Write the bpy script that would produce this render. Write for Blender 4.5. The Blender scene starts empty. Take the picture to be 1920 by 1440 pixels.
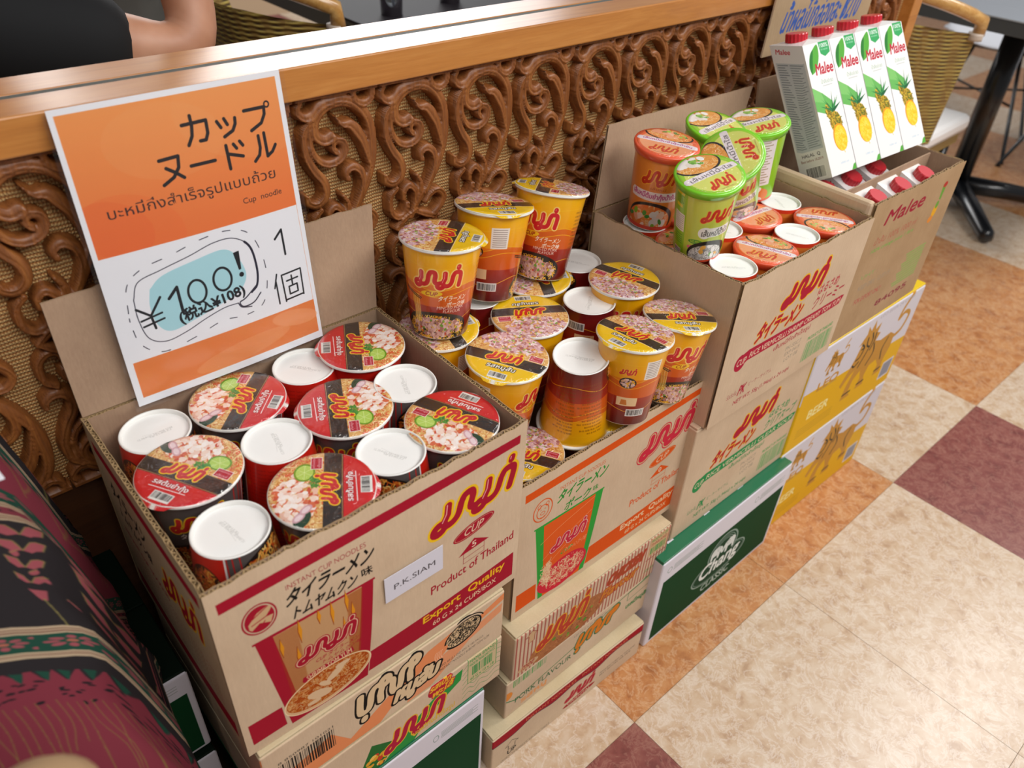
import bpy, bmesh, math, random
import numpy as np
from mathutils import Vector, Matrix

# ------------------------------------------------------------------ camera, world, lights, exposure
scn = bpy.context.scene
COL = scn.collection
scn.view_settings.view_transform = 'Standard'
scn.view_settings.look = 'None'
scn.view_settings.gamma = 1.0
scn.view_settings.use_curve_mapping = False
scn.view_settings.exposure = EXPOSURE = 0.0

def make_camera():
    yaw, pitch, roll = 0.80513, 0.65688, 0.06298
    fw = np.array([math.cos(yaw) * math.cos(pitch), math.sin(yaw) * math.cos(pitch), -math.sin(pitch)])
    rt = np.array([math.sin(yaw), -math.cos(yaw), 0.0])
    up = np.cross(rt, fw)
    c, s = math.cos(roll), math.sin(roll)
    X, Y = c * rt + s * up, -s * rt + c * up
    cd = bpy.data.cameras.new('camera')
    cd.sensor_width = 36
    cd.lens = 1479.62 / 1920 * 36
    cd.clip_start, cd.clip_end = 0.05, 60
    cd.dof.use_dof = True
    cd.dof.focus_distance = 1.02
    cd.dof.aperture_fstop = 5.0
    o = bpy.data.objects.new('camera', cd)
    COL.objects.link(o)
    m = Matrix.Identity(4)
    for i in range(3):
        m[i][0], m[i][1], m[i][2] = X[i], Y[i], -fw[i]
    m[0][3], m[1][3], m[2][3] = -0.0999, -0.8411, 1.2429
    o.matrix_world = m
    scn.camera = o
make_camera()

W = bpy.data.worlds.new('room_ambient')
scn.world = W
W.use_nodes = True
W.node_tree.nodes['Background'].inputs[0].default_value = (0.98, 0.98, 1.0, 1)
W.node_tree.nodes['Background'].inputs[1].default_value = 0.20

def area(name, loc, target, sx, sy, power, col=(1, 0.975, 0.95)):
    l = bpy.data.lights.new(name, 'AREA')
    l.shape = 'RECTANGLE'
    l.size, l.size_y = sx, sy
    l.energy = power
    l.color = col
    o = bpy.data.objects.new(name, l)
    COL.objects.link(o)
    o.location = loc
    d = Vector(target) - Vector(loc)
    o.rotation_euler = d.to_track_quat('-Z', 'Y').to_euler()
    return o
# ceiling fluorescent panels over the aisle and over the seating beyond the partition
area('ceiling_lamp_aisle', (1.1, -2.1, 2.65), (0.7, -0.5, 0.3), 2.6, 0.9, 62)
area('ceiling_lamp_near', (-0.6, -1.3, 2.7), (0.3, -0.4, 0), 1.2, 0.6, 11)
area('ceiling_lamp_right', (3.2, -0.9, 2.7), (3.2, -0.6, 0), 2.0, 0.6, 52)
area('ceiling_lamp_seating', (2.8, 5.0, 2.75), (2.2, 3.0, 0), 3.6, 1.6, 80)
area('window_daylight', (3.45, 6.2, 2.65), (0.9, 0.0, 1.0), 5.4, 1.1, 85, (0.94, 0.97, 1.0))

# ------------------------------------------------------------------ small raster canvas for flat print
def hexc(h):
    h = h.lstrip('#')
    return tuple(int(h[i:i + 2], 16) / 255 for i in (0, 2, 4))
_gl = {}
def glyphs(s, bold=0.0):
    """triangles of a line of text, unit em"""
    k = (s, round(bold, 3))
    if k in _gl:
        return _gl[k]
    cu = bpy.data.curves.new('t', 'FONT')
    cu.body = s
    cu.size = 1.0
    cu.resolution_u = 3
    cu.offset = bold
    ob = bpy.data.objects.new('t', cu)
    COL.objects.link(ob)
    dg = bpy.context.evaluated_depsgraph_get()
    me = ob.evaluated_get(dg).to_mesh()
    me.calc_loop_triangles()
    co = np.zeros(len(me.vertices) * 3, np.float32)
    me.vertices.foreach_get('co', co)
    ti = np.zeros(len(me.loop_triangles) * 3, np.int32)
    me.loop_triangles.foreach_get('vertices', ti)
    tr = co.reshape(-1, 3)[:, :2][ti].reshape(-1, 3, 2).copy()
    ob.evaluated_get(dg).to_mesh_clear()
    bpy.data.objects.remove(ob)
    bpy.data.curves.remove(cu)
    _gl[k] = tr
    return tr

class Canvas:
    def __init__(s, w, h, px, bg=None):
        s.w, s.h = w, h
        s.k = px * 2 / w                      # drawn at double size
        s.W, s.H = px * 2, int(round(h * s.k / 2)) * 2
        s.a = np.zeros((s.H, s.W, 4), np.float32)
        s.clip = None
        if bg:
            s.a[..., :3] = hexc(bg)
            s.a[..., 3] = 1
    def _comp(s, x0, y0, m, col, al=1.0):
        h, w = m.shape
        X0, Y0, X1, Y1 = max(x0, 0), max(y0, 0), min(x0 + w, s.W), min(y0 + h, s.H)
        if X1 <= X0 or Y1 <= Y0:
            return
        m = m[Y0 - y0:Y1 - y0, X0 - x0:X1 - x0]
        if s.clip is not None:
            m = m & s.clip[Y0:Y1, X0:X1]
        t = s.a[Y0:Y1, X0:X1]
        c = hexc(col) if isinstance(col, str) else col
        if al >= 1:
            t[m] = (*c, 1.0)
        else:
            o = t[m]
            a2 = al + o[:, 3:4] * (1 - al)
            o[:, :3] = (np.array(c) * al + o[:, :3] * o[:, 3:4] * (1 - al)) / np.maximum(a2, 1e-6)
            o[:, 3:4] = a2
            t[m] = o
    def _grid(s, P, pad=0):
        x0, y0 = int(math.floor(P[:, 0].min() - pad)), int(math.floor(P[:, 1].min() - pad))
        x1, y1 = int(math.ceil(P[:, 0].max() + pad)) + 1, int(math.ceil(P[:, 1].max() + pad)) + 1
        x0, y0, x1, y1 = max(x0, -4), max(y0, -4), min(x1, s.W + 4), min(y1, s.H + 4)
        if x1 <= x0 or y1 <= y0:
            return None
        return x0, y0, np.arange(x0, x1)[None, :] + .5, np.arange(y0, y1)[:, None] + .5
    def rect(s, x0, y0, x1, y1, col, al=1.0):
        s.poly([(x0, y0), (x1, y0), (x1, y1), (x0, y1)], col, al)
    def poly(s, pts, col, al=1.0):
        P = np.array(pts, float) * s.k
        g = s._grid(P)
        if g is None:
            return
        x0, y0, X, Y = g
        m = np.zeros((Y.shape[0], X.shape[1]), bool)
        n = len(P)
        for i in range(n):
            ax, ay = P[i]
            bx, by = P[(i + 1) % n]
            if ay == by:
                continue
            m ^= ((ay > Y) != (by > Y)) & (X < (bx - ax) * (Y - ay) / (by - ay) + ax)
        s._comp(x0, y0, m, col, al)
    def ell(s, cx, cy, rx, ry, col, rot=0.0, al=1.0, ring=None):
        R = max(rx, ry)
        P = np.array([(cx - R, cy - R), (cx + R, cy + R)]) * s.k
        g = s._grid(P, 1)
        if g is None:
            return
        x0, y0, X, Y = g
        dx, dy = X / s.k - cx, Y / s.k - cy
        c, sn = math.cos(rot), math.sin(rot)
        u, v = dx * c + dy * sn, -dx * sn + dy * c
        m = (u / rx) ** 2 + (v / ry) ** 2 <= 1
        if ring:
            m &= (u / (rx - ring)) ** 2 + (v / (ry - ring)) ** 2 > 1
        s._comp(x0, y0, m, col, al)
    def _dil(s, m, r):
        r = int(round(r))
        if r < 1:
            return m
        M = np.zeros_like(m)
        for dy in range(-r, r + 1):
            wx = int(math.sqrt(max(0, r * r - dy * dy)))
            src = m[max(0, -dy):m.shape[0] - max(0, dy)]
            dst = M[max(0, dy):m.shape[0] - max(0, -dy)]
            for dx in range(-wx, wx + 1, max(1, r // 2) if wx > 3 else 1):
                if dx >= 0:
                    dst[:, dx:] |= src[:, :src.shape[1] - dx]
                else:
                    dst[:, :dx] |= src[:, -dx:]
        return M
    def stroke_mask(s, paths, w):
        A = np.concatenate([np.array(p, float) for p in paths]) * s.k
        r = w * s.k / 2
        g = s._grid(A, r + 2)
        if g is None:
            return None
        x0, y0, X, Y = g
        m = np.zeros((Y.shape[0], X.shape[1]), bool)
        for p in paths:
            p = np.array(p, float) * s.k
            for i in range(max(1, len(p) - 1)):
                a = p[i]
                b = p[min(i + 1, len(p) - 1)]
                ix0, ix1 = int(max(0, min(a[0], b[0]) - r - 1 - x0)), int(max(a[0], b[0]) + r + 2 - x0)
                iy0, iy1 = int(max(0, min(a[1], b[1]) - r - 1 - y0)), int(max(a[1], b[1]) + r + 2 - y0)
                xs, ys = X[:, ix0:ix1], Y[iy0:iy1]
                if xs.size == 0 or ys.size == 0:
                    continue
                d = b - a
                L = float(d @ d)
                t = np.clip(((xs - a[0]) * d[0] + (ys - a[1]) * d[1]) / L, 0, 1) if L > 1e-9 else 0.0
                m[iy0:iy1, ix0:ix1] |= (xs - a[0] - t * d[0]) ** 2 + (ys - a[1] - t * d[1]) ** 2 <= r * r
        return x0, y0, m
    def stroke(s, paths, w, col, al=1.0):
        if not isinstance(paths[0][0], (tuple, list)):
            paths = [paths]
        r = s.stroke_mask(paths, w)
        if r:
            s._comp(*r, col, al)
    def text(s, t, x0, y0, x1, y1, col, bold=0.0, shear=0.0, out=None, ow=0.0, al=1.0, rot=0.0):
        """fit a line of text into a box; shear slants it; out = outline colour"""
        tr = glyphs(t)
        if len(tr) == 0:
            return
        lo, hi = tr.reshape(-1, 2).min(0), tr.reshape(-1, 2).max(0)
        q = (tr - lo) / np.maximum(hi - lo, 1e-6)
        q = q.copy()
        w, h = x1 - x0, y1 - y0
        X = x0 + q[..., 0] * (w - abs(shear) * h) + q[..., 1] * shear * h + (abs(shear) * h if shear < 0 else 0)
        Y = y1 - q[..., 1] * h
        if rot:
            cx, cy = (x0 + x1) / 2, (y0 + y1) / 2
            c, sn = math.cos(rot), math.sin(rot)
            X, Y = cx + (X - cx) * c - (Y - cy) * sn, cy + (X - cx) * sn + (Y - cy) * c
        T = np.stack([X, Y], -1) * s.k
        g = s._grid(T.reshape(-1, 2), (ow + bold * (y1 - y0)) * s.k + 2)
        if g is None:
            return
        gx, gy, GX, GY = g
        m = np.zeros((GY.shape[0], GX.shape[1]), bool)
        for a, b, c in T:
            ix0, ix1 = int(max(0, min(a[0], b[0], c[0]) - gx)), int(max(a[0], b[0], c[0]) - gx) + 2
            iy0, iy1 = int(max(0, min(a[1], b[1], c[1]) - gy)), int(max(a[1], b[1], c[1]) - gy) + 2
            xs, ys = GX[:, ix0:ix1], GY[iy0:iy1]
            if xs.size == 0 or ys.size == 0:
                continue
            e = 0.02
            d1 = (b[0] - a[0]) * (ys - a[1]) - (b[1] - a[1]) * (xs - a[0])
            d2 = (c[0] - b[0]) * (ys - b[1]) - (c[1] - b[1]) * (xs - b[0])
            d3 = (a[0] - c[0]) * (ys - c[1]) - (a[1] - c[1]) * (xs - c[0])
            m[iy0:iy1, ix0:ix1] |= ((d1 >= -e) & (d2 >= -e) & (d3 >= -e)) | ((d1 <= e) & (d2 <= e) & (d3 <= e))
        if bold:
            m = s._dil(m, bold * .95 * (y1 - y0) * s.k)
        if out:
            s._comp(gx, gy, s._dil(m, ow * s.k), out, al)
        s._comp(gx, gy, m, col, al)
    def barcode(s, x0, y0, x1, y1, col, seed=1, dens=40):
        r = random.Random(seed)
        x = x0
        u = (x1 - x0) / dens
        while x < x1:
            w = u * r.choice([.4, .4, .8, 1.2])
            s.rect(x, y0, min(x + w, x1), y1, col)
            x += w + u * r.choice([.4, .7, 1.0])
    def grad(s, x0, y0, x1, y1, c0, c1, n=24, vertical=True):
        c0, c1 = np.array(hexc(c0)), np.array(hexc(c1))
        for i in range(n):
            c = tuple(c0 + (c1 - c0) * (i + .5) / n)
            if vertical:
                s.rect(x0, y0 + (y1 - y0) * i / n, x1, y0 + (y1 - y0) * (i + 1) / n + .5, c)
            else:
                s.rect(x0 + (x1 - x0) * i / n, y0, x0 + (x1 - x0) * (i + 1) / n + .5, y1, c)
    def ellclip(s, cx, cy, rx, ry, rot=0.0):
        X, Y = (np.arange(s.W)[None] + .5) / s.k - cx, (np.arange(s.H)[:, None] + .5) / s.k - cy
        c, sn = math.cos(rot), math.sin(rot)
        s.clip = ((X * c + Y * sn) / rx) ** 2 + ((-X * sn + Y * c) / ry) ** 2 <= 1
    def squiggles(s, cx, cy, rx, ry, n, cols, w, L, seed=0):
        """short curly strands (noodles) inside an ellipse"""
        r = random.Random(seed)
        for i in range(n):
            a, q = r.uniform(0, 6.283), math.sqrt(r.random())
            x, y = cx + rx * q * math.cos(a), cy + ry * q * math.sin(a)
            t = r.uniform(0, 6.283)
            cv = r.uniform(-1.4, 1.4)
            p = [(x, y)]
            for j in range(4):
                x += math.cos(t) * L / 4
                y += math.sin(t) * L / 4
                t += cv
                p.append((x, y))
            s.stroke(p, w, r.choice(cols))
    def blobs(s, cx, cy, rx, ry, n, cols, r0, r1, seed=0):
        r = random.Random(seed)
        for i in range(n):
            a, q = r.uniform(0, 6.283), math.sqrt(r.random())
            s.ell(cx + rx * q * math.cos(a), cy + ry * q * math.sin(a), r.uniform(r0, r1), r.uniform(r0, r1) * .75, r.choice(cols), r.uniform(0, 3))
    def image(s, name):
        b = s.a
        al = b[..., 3:4]
        pm = np.concatenate([b[..., :3] * al, al], -1)
        d = (pm[0::2, 0::2] + pm[1::2, 0::2] + pm[0::2, 1::2] + pm[1::2, 1::2]) / 4
        A = d[..., 3:4]
        rgb = np.where(A > 1e-4, d[..., :3] / np.maximum(A, 1e-4), 0.5)
        o = np.concatenate([rgb, A], -1)[::-1]
        h, w = o.shape[:2]
        im = bpy.data.images.new(name, w, h, alpha=True)
        im.alpha_mode = 'CHANNEL_PACKED'
        im.pixels.foreach_set(np.ascontiguousarray(o, np.float32).ravel())
        im.update()
        im.pack()
        return im

def catmull(pts, n=8):
    P = [np.array(p, float) for p in pts]
    P = [2 * P[0] - P[1]] + P + [2 * P[-1] - P[-2]]
    o = []
    for i in range(1, len(P) - 2):
        for j in range(n):
            t = j / n
            a, b, c, d = P[i - 1], P[i], P[i + 1], P[i + 2]
            o.append(tuple(.5 * ((2 * b) + (-a + c) * t + (2 * a - 5 * b + 4 * c - d) * t * t + (-a + 3 * b - 3 * c + d) * t ** 3)))
    o.append(tuple(P[-2]))
    return o

def arc(cx, cy, rx, ry, a0, a1, n=12):
    return [(cx + rx * math.cos(math.radians(a0 + (a1 - a0) * i / n)), cy + ry * math.sin(math.radians(a0 + (a1 - a0) * i / n))) for i in range(n + 1)]

# the wordmark on the noodle cartons and cups, as pen strokes in a 1.0 x 0.75 box (y down)
def _wm():
    ring1 = arc(.105, .60, .062, .075, 0, 360, 16)
    ring2 = arc(.565, .60, .062, .075, 0, 360, 16)
    return [ring1, [(.14, .53), (.165, .42), (.15, .27)],
            catmull([(.165, .61), (.25, .60), (.30, .52), (.305, .34)], 6) + catmull([(.305, .34), (.33, .25), (.40, .24), (.435, .33), (.44, .50), (.51, .56)], 6),
            ring2, [(.60, .53), (.625, .40), (.61, .25)],
            catmull([(.625, .61), (.72, .60), (.765, .52), (.77, .34)], 6) + catmull([(.77, .34), (.80, .24), (.89, .24), (.925, .34), (.93, .60)], 6),
            [(.845, .075), (.845, .11)]]
WM = _wm()
def wordmark(c, x0, y0, x1, y1, fill='#a81c2c', out='#f0c020', t=.088, ow=.06, shear=0.18, rot=0.0, core=None, hi=None):
    w, h = x1 - x0, y1 - y0
    cx, cy = (x0 + x1) / 2, (y0 + y1) / 2
    cr, sr = math.cos(rot), math.sin(rot)
    ps = []
    for p in WM:
        q = []
        for (x, y) in p:
            xx = x0 + (x + shear * (.7 - y) - shear * .3) * w
            yy = y0 + y / .72 * h
            q.append((cx + (xx - cx) * cr - (yy - cy) * sr, cy + (xx - cx) * sr + (yy - cy) * cr))
        ps.append(q)
    if out:
        c.stroke(ps, w * (t + 2 * ow), out)
    if core:
        c.stroke(ps, w * (t + 1.1 * ow), core)
    c.stroke(ps, w * t, fill)
    if hi:
        c.stroke([[(x - w * .012, y - w * .012) for x, y in p] for p in ps if len(p) < 5], w * .012, hi)

# ------------------------------------------------------------------ the printed faces
RED, DRED = '#a3132b', '#8e0f22'
def L(c, W_, H_):
    """helper: scale unit coordinates to the canvas"""
    return lambda *v: [v[i] * (W_ if i % 2 == 0 else H_) for i in range(len(v))]

def house(c, x, y, w, h, col, digit):
    c.poly([(x - w * .5, y + h * .5), (x, y), (x + w * .5, y + h * .5)], col)
    c.stroke([[(x - w * .34, y + h * .5), (x - w * .34, y + h), (x + w * .34, y + h), (x + w * .34, y + h * .5)], [(x - w * .34, y + h * .75), (x + w * .34, y + h * .75)]], 2.2, col)
    c.text(digit, x - w * .07, y + h * .15, x + w * .07, y + h * .42, '#e8d4b8', .02)

def cup_carton_front(main, accent, jp2, style):
    W_, H_ = 1000, 718
    c = Canvas(W_, H_, 1150)
    c.poly([(24, 49), (975, 37), (974, 71), (25, 88)], main)
    c.poly([(402, 573), (980, 567), (982, 686), (392, 672)], main)
    c.poly([(18, 578), (117, 579), (122, 675), (20, 678)], main)
    ink = '#151210' if style == 'shrimp' else '#2c8a34'
    c.text('INSTANT CUP NOODLES', 192, 108, 424, 126, main, .012)
    c.text('タイラーメン', 180, 131, 452, 186, ink, .03, .35)
    if style == 'shrimp':
        c.text('トムヤムクン', 197, 200, 392, 243, ink, .035, .3)
        c.text('味', 400, 200, 434, 232, ink, .03)
    else:
        c.text('ポーク', 222, 204, 365, 250, ink, .03, .3)
        c.text('味', 372, 212, 400, 240, ink, .02)
    # round emblem
    c.ell(114, 174, 47, 55, main, ring=5)
    if style == 'shrimp':
        c.ell(114, 174, 39, 46, main)
        c.poly([(84, 178), (110, 150), (140, 140), (150, 150), (132, 178), (150, 180), (140, 205), (112, 190), (90, 205), (84, 196)], '#c9a57c')
        c.stroke([[(85, 170), (140, 142)], [(92, 186), (132, 176), (146, 160)], [(112, 205), (126, 190)]], 3, main)
    else:
        c.ell(114, 180, 30, 34, main, ring=4)
        c.ell(96, 150, 9, 11, main, ring=3)
        c.ell(134, 150, 9, 11, main, ring=3)
        c.ell(114, 188, 12, 9, main, ring=3)
        c.stroke([[(102, 170), (106, 168)], [(122, 168), (126, 170)], [(104, 206), (114, 211), (124, 206)]], 3, main)
    # the cup drawn on the box
    TL, TR, BR, BL = (87, 263), (433, 257), (388, 690), (136, 690)
    c.poly([TL, TR, BR, BL], main if style == 'shrimp' else accent)
    c.rect(80, 255, 438, 263, main if style == 'shrimp' else accent)
    if style == 'shrimp':
        c.poly([(135, 266), (395, 262), (360, 560), (165, 560)], '#c09468')
        for i in range(16):
            x = 135 + i * 4
            c.poly([(x, 268), (x + 5, 268), (x + 22 - i * .8, 560), (x + 17 - i * .8, 560)], '#9c4a18', .35)
            c.poly([(398 - i * 3, 266), (392 - i * 3, 266), (362 - i * 2, 560), (368 - i * 2, 560)], '#9c4a18', .35)
        for x, y, q in ((150, 330, 40), (205, 300, 50), (262, 285, 30), (300, 300, 50), (345, 285, 45), (190, 400, 45), (330, 390, 50), (360, 340, 40)):
            c.poly([(x, y - q), (x + 7, y), (x, y + q), (x - 5, y)], '#d98e1c')
            c.stroke([(x, y - q), (x - 5, y), (x, y + q)], 2, '#8e3a16')
        wordmark(c, 188, 352, 372, 446, RED, RED, .075, .034, 0.2, core='#d9b892')
        c.text('CUP タイラーメン', 232, 452, 372, 470, RED, 0, .3)
        c.text('トムヤムクン味', 252, 474, 380, 490, RED, 0, .3)
        c.poly([(190, 505), (345, 492), (350, 516), (195, 534), (186, 522)], RED)
        c.text('SHRIMP TOM YUM', 200, 500, 342, 524, '#e0c090', .02, rot=-.08)
        bx, by, brx, bry = 262, 600, 142, 84
        c.ell(bx, by, brx, bry, '#d8b084', -.12)
        c.ell(bx, by - 4, brx - 8, bry - 10, '#a8490f', -.12)
        c.ellclip(bx, by - 4, brx - 10, bry - 12, -.12)
        c.squiggles(bx, by, brx, bry, 520, ['#d8a468', '#caa070', '#b8641c', '#c9854a'], 2.6, 20, 3)
        for x, y, rx, ry, t in ((230, 625, 42, 20, .5), (285, 570, 36, 15, -.6), (310, 545, 24, 10, 0), (250, 590, 24, 10, .8), (210, 650, 22, 10, .1)):
            c.ell(x, y, rx, ry, '#d9b892', t)
        c.clip = None
        c.ell(bx, by + 2, brx, bry, '#ead2a8', -.12, ring=3.5)
    else:
        c.poly([(128, 266), (392, 262), (362, 690), (160, 690)], '#dc5a1c')
        c.stroke([catmull([(120, 360), (220, 320), (390, 275)]), catmull([(140, 460), (240, 400), (380, 340)]), catmull([(150, 520), (260, 450), (375, 400)])], 2, '#e8a070')
        wordmark(c, 182, 355, 368, 450, '#c02840', '#c02840', .075, .03, 0.2, core='#e8c8a8')
        c.text('CUP', 232, 476, 300, 496, accent, .02, .4)
        c.text('タイラーメン ポーク味', 252, 470, 376, 500, '#e8b090', 0, .3)
        c.ell(258, 608, 132, 88, '#cc2438', -.1)
        c.ellclip(258, 604, 118, 74, -.1)
        c.squiggles(270, 604, 110, 70, 420, ['#e8c8a0', '#d8b088', '#cc4438'], 3, 18, 5)
        c.clip = None
        c.squiggles(168, 560, 22, 66, 130, ['#e8c8a0', '#d8b088'], 3, 26, 6)
    # right-hand block
    wordmark(c, 640, 92, 975, 252, RED if style == 'shrimp' else '#c8283e', '#e6b81c' if style == 'shrimp' else '#c8283e', .078, .026 if style == 'shrimp' else .034, 0.2, core=None if style == 'shrimp' else '#c9a57c', hi='#e8a0a0' if style == 'shrimp' else None)
    c.ell(795, 307, 84, 27, main, -.12)
    c.ell(795, 307, 78, 22, '#c9a57c', -.12, ring=2)
    c.text('CUP', 752, 292, 838, 322, '#dcc0a0', .02, .35)
    house(c, 796, 355, 128, 90, main, '5' if style == 'shrimp' else '0')
    c.text('Product of Thailand', 625, 452, 972, 490, main, .022)
    c.text('Export  Quality', 595, 580, 940, 624, '#e8b820' if style == 'shrimp' else '#e8c8a0', .03)
    c.text('60 G x 24 CUPS/BOX', 634, 636, 904, 660, '#e0c8a0', .01)
    return c.image('print_cup_carton_' + style)

def rice_carton_front(ink, sub, name):
    c = Canvas(1000, 712, 760)
    wordmark(c, 362, 84, 690, 240, '#ae1f33', '#e8b41c', .09, .022, .28)
    c.text('タイラーメン', 195, 258, 560, 345, '#b02034', .045, .35, out='#e8b41c', ow=4)
    c.text('はるさめ', 655, 225, 840, 275, ink, .02, .2, out='#d8b890', ow=1)
    c.text('クリーミー' if name == 'creamy' else 'クリアスープ', 640, 285, 925, 345, ink, .02, .2)
    c.poly([(110, 380), (175, 362), (930, 372), (958, 378), (930, 418), (180, 420), (120, 450), (92, 430)], ink)
    c.ell(128, 412, 40, 42, ink)
    c.text('CUP', 104, 392, 172, 426, '#e0c8a8', .03, .1)
    c.text(sub, 190, 382, 930, 410, '#e0c8a8', .02, .1)
    c.text('เส้นหมี่กึ่งสำเร็จรูป', 390, 432, 690, 470, ink, .02)
    for i, t in enumerate(('PK-SSC7', 'EXP 0419', 'LOT 08')):
        c.text(t, 510 + i * 8, 490 + i * 34, 640, 512 + i * 34, '#9a8a78', 0)
    c.text('PRODUCT OF THAILAND', 712, 520, 940, 540, '#3c9a4c', .02)
    c.barcode(712, 552, 958, 668, '#4aa458', 4, 34)
    c.text('รับประกัน', 100, 570, 170, 600, ink)
    c.text('PK', 180, 560, 240, 610, ink, .04, .2)
    c.text('ピーケーサイアム', 255, 566, 430, 590, ink)
    c.text('NET WT. 55g (1.94oz) x 24 cups', 165, 634, 610, 664, ink, .02, .1)
    return c.image('print_rice_' + name)

def juice_carton_front():
    c = Canvas(1000, 860, 620)
    c.text('Malee', 160, 78, 612, 158, '#9c2436', .04, .35)
    c.text('น้ำส้ม 100% 1000 ml', 122, 222, 592, 268, '#b06a50', .01, .2)
    c.text('100% orange juice 1 litre', 120, 292, 588, 322, '#7aa84c', .02, .2)
    c.text('UHT', 120, 450, 260, 474, '#8aa85c', 0)
    c.text('KEEP DRY  12.07.19', 130, 520, 470, 552, '#a0907c', 0)
    c.text('FOR EXPORT ONLY', 140, 610, 430, 644, '#b85a50', .02)
    for i in range(11):
        c.rect(632 - i * 6 + (i % 3) * 20, 478 + i * 20, 880, 489 + i * 20, '#86ae58', .9)
    c.text('84095', 443, 728, 822, 766, '#8c3040', .04)
    c.poly([(790, 90), (840, 80), (826, 190), (800, 180)], '#6a9a3c')
    c.ell(820, 95, 26, 18, '#b03a30')
    c.ell(800, 250, 30, 44, '#e0a428')
    c.ell(806, 215, 20, 24, '#6a9a3c')
    c.ell(780, 300, 30, 22, '#d88838')
    return c.image('print_juice_carton')

def beer_front():
    """dark green carton face, white border, script name under two elephants on an oval"""
    c = Canvas(1000, 594, 800, '#d9d4dc')
    c.rect(34, 150, 980, 572, '#0c4023')
    for x0, x1 in ((40, 300), (700, 960)):
        c.ell(x0 + 22, 84, 16, 18, '#7c9088', ring=3)
        for i in range(5):
            c.rect(x0 + 50, 66 + i * 9, x1 - (i % 2) * 30, 69 + i * 9, '#8a9690')
    c.ell(520, 390, 215, 92, '#8fa096', -.05)
    c.ell(520, 390, 205, 83, '#16402a', -.05)
    c.ell(520, 390, 198, 77, '#8fa096', -.05, ring=3)
    c.ell(520, 285, 118, 112, '#8fa096')
    c.ell(520, 285, 108, 102, '#16402a')
    c.stroke([arc(520, 285, 96, 92, 200, 340), arc(520, 285, 84, 80, 205, 335), arc(520, 285, 72, 68, 210, 330)], 4, '#8fa096')
    for s in (-1, 1):
        x = 520 + s * 52
        c.poly([(x - s * 40, 258), (x - s * 10, 238), (x + s * 26, 240), (x + s * 46, 262), (x + s * 44, 330), (x + s * 28, 330), (x + s * 24, 300), (x - s * 8, 300), (x - s * 12, 332), (x - s * 28, 332), (x - s * 32, 290), (x - s * 46, 316), (x - s * 54, 312), (x - s * 48, 272)], '#d8dcd8')
        c.ell(x - s * 14, 262, 12, 14, '#8fa096', ring=3)
    c.text('Chang', 352, 322, 690, 452, '#e4e6e2', .03, .15, out='#16402a', ow=5)
    c.text('CLASSIC', 412, 482, 640, 530, '#b8c4bc', .03)
    return c.image('print_green_beer')

def lion_front():
    c = Canvas(1000, 620, 760, '#d2ced6')
    c.poly([(0, 250), (1000, 318), (1000, 620), (0, 620)], '#e0ac06')
    c.poly([(0, 240), (1000, 308), (1000, 320), (0, 254)], '#d2ced6')
    tan, ink = '#c08a34', '#3c3424'
    def lion(x, y, s):
        P = lambda pts: [(x + a * s, y + b * s) for a, b in pts]
        c.poly(P([(.05, .40), (.10, .20), (.02, .22), (.14, .08), (.12, -.04), (.22, .06), (.26, -.08), (.33, .08), (.44, .02), (.42, .16), (.52, .20), (.46, .30), (.62, .36), (.86, .34), (1.0, .42), (1.02, .62), (.96, .80), (.98, 1.0), (.80, 1.0), (.84, .84), (.72, .70), (.56, .72), (.52, .86), (.58, 1.02), (.38, 1.02), (.42, .86), (.34, .70), (.22, .80), (.20, .96), (.28, 1.06), (.06, 1.06), (.08, .84), (.16, .62), (.06, .66), (-.06, .80), (-.12, .74), (-.02, .56)]), tan)
        c.stroke(P(catmull([(.98, .46), (1.16, .40), (1.22, .20), (1.08, .12), (.96, .18), (1.0, .02), (1.14, -.16)])), .06 * s, tan)
        c.stroke([P(catmull([(.12, .22), (.2, .30), (.16, .42), (.08, .44)])), P(catmull([(.30, .12), (.36, .26), (.30, .44), (.22, .60)])), P([(.14, .30), (.18, .30)]), P(catmull([(.46, .34), (.52, .50), (.44, .66)])), P(catmull([(.84, .40), (.78, .56), (.84, .74)])), P(catmull([(.22, .16), (.25, .28), (.34, .34)])), P(catmull([(.40, .16), (.42, .30), (.38, .40)])), P([(.08, .98), (.26, .98)]), P([(.40, .95), (.56, .95)]), P([(.82, .93), (.97, .93)]), P(catmull([(.04, .50), (.10, .54), (.18, .50)]))], .026 * s, ink)
    lion(420, 70, 410)
    lion(150, 70, 130)
    c.text('LEO', 120, 232, 300, 282, tan, .06)
    c.rect(160, 286, 300, 290, '#9a8a70')
    c.text('BEER', 120, 400, 300, 455, '#f0e4a0', .04)
    for i in range(4):
        c.rect(60, 500 + i * 16, 380, 504 + i * 16, '#b88a10')
    c.rect(850, 440, 965, 560, '#d8d4dc')
    c.rect(858, 450, 957, 550, '#8c8e98')
    c.text('LEO BEER 24 CANS', 560, 24, 900, 44, '#a8a4ac')
    return c.image('print_yellow_beer')

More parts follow.
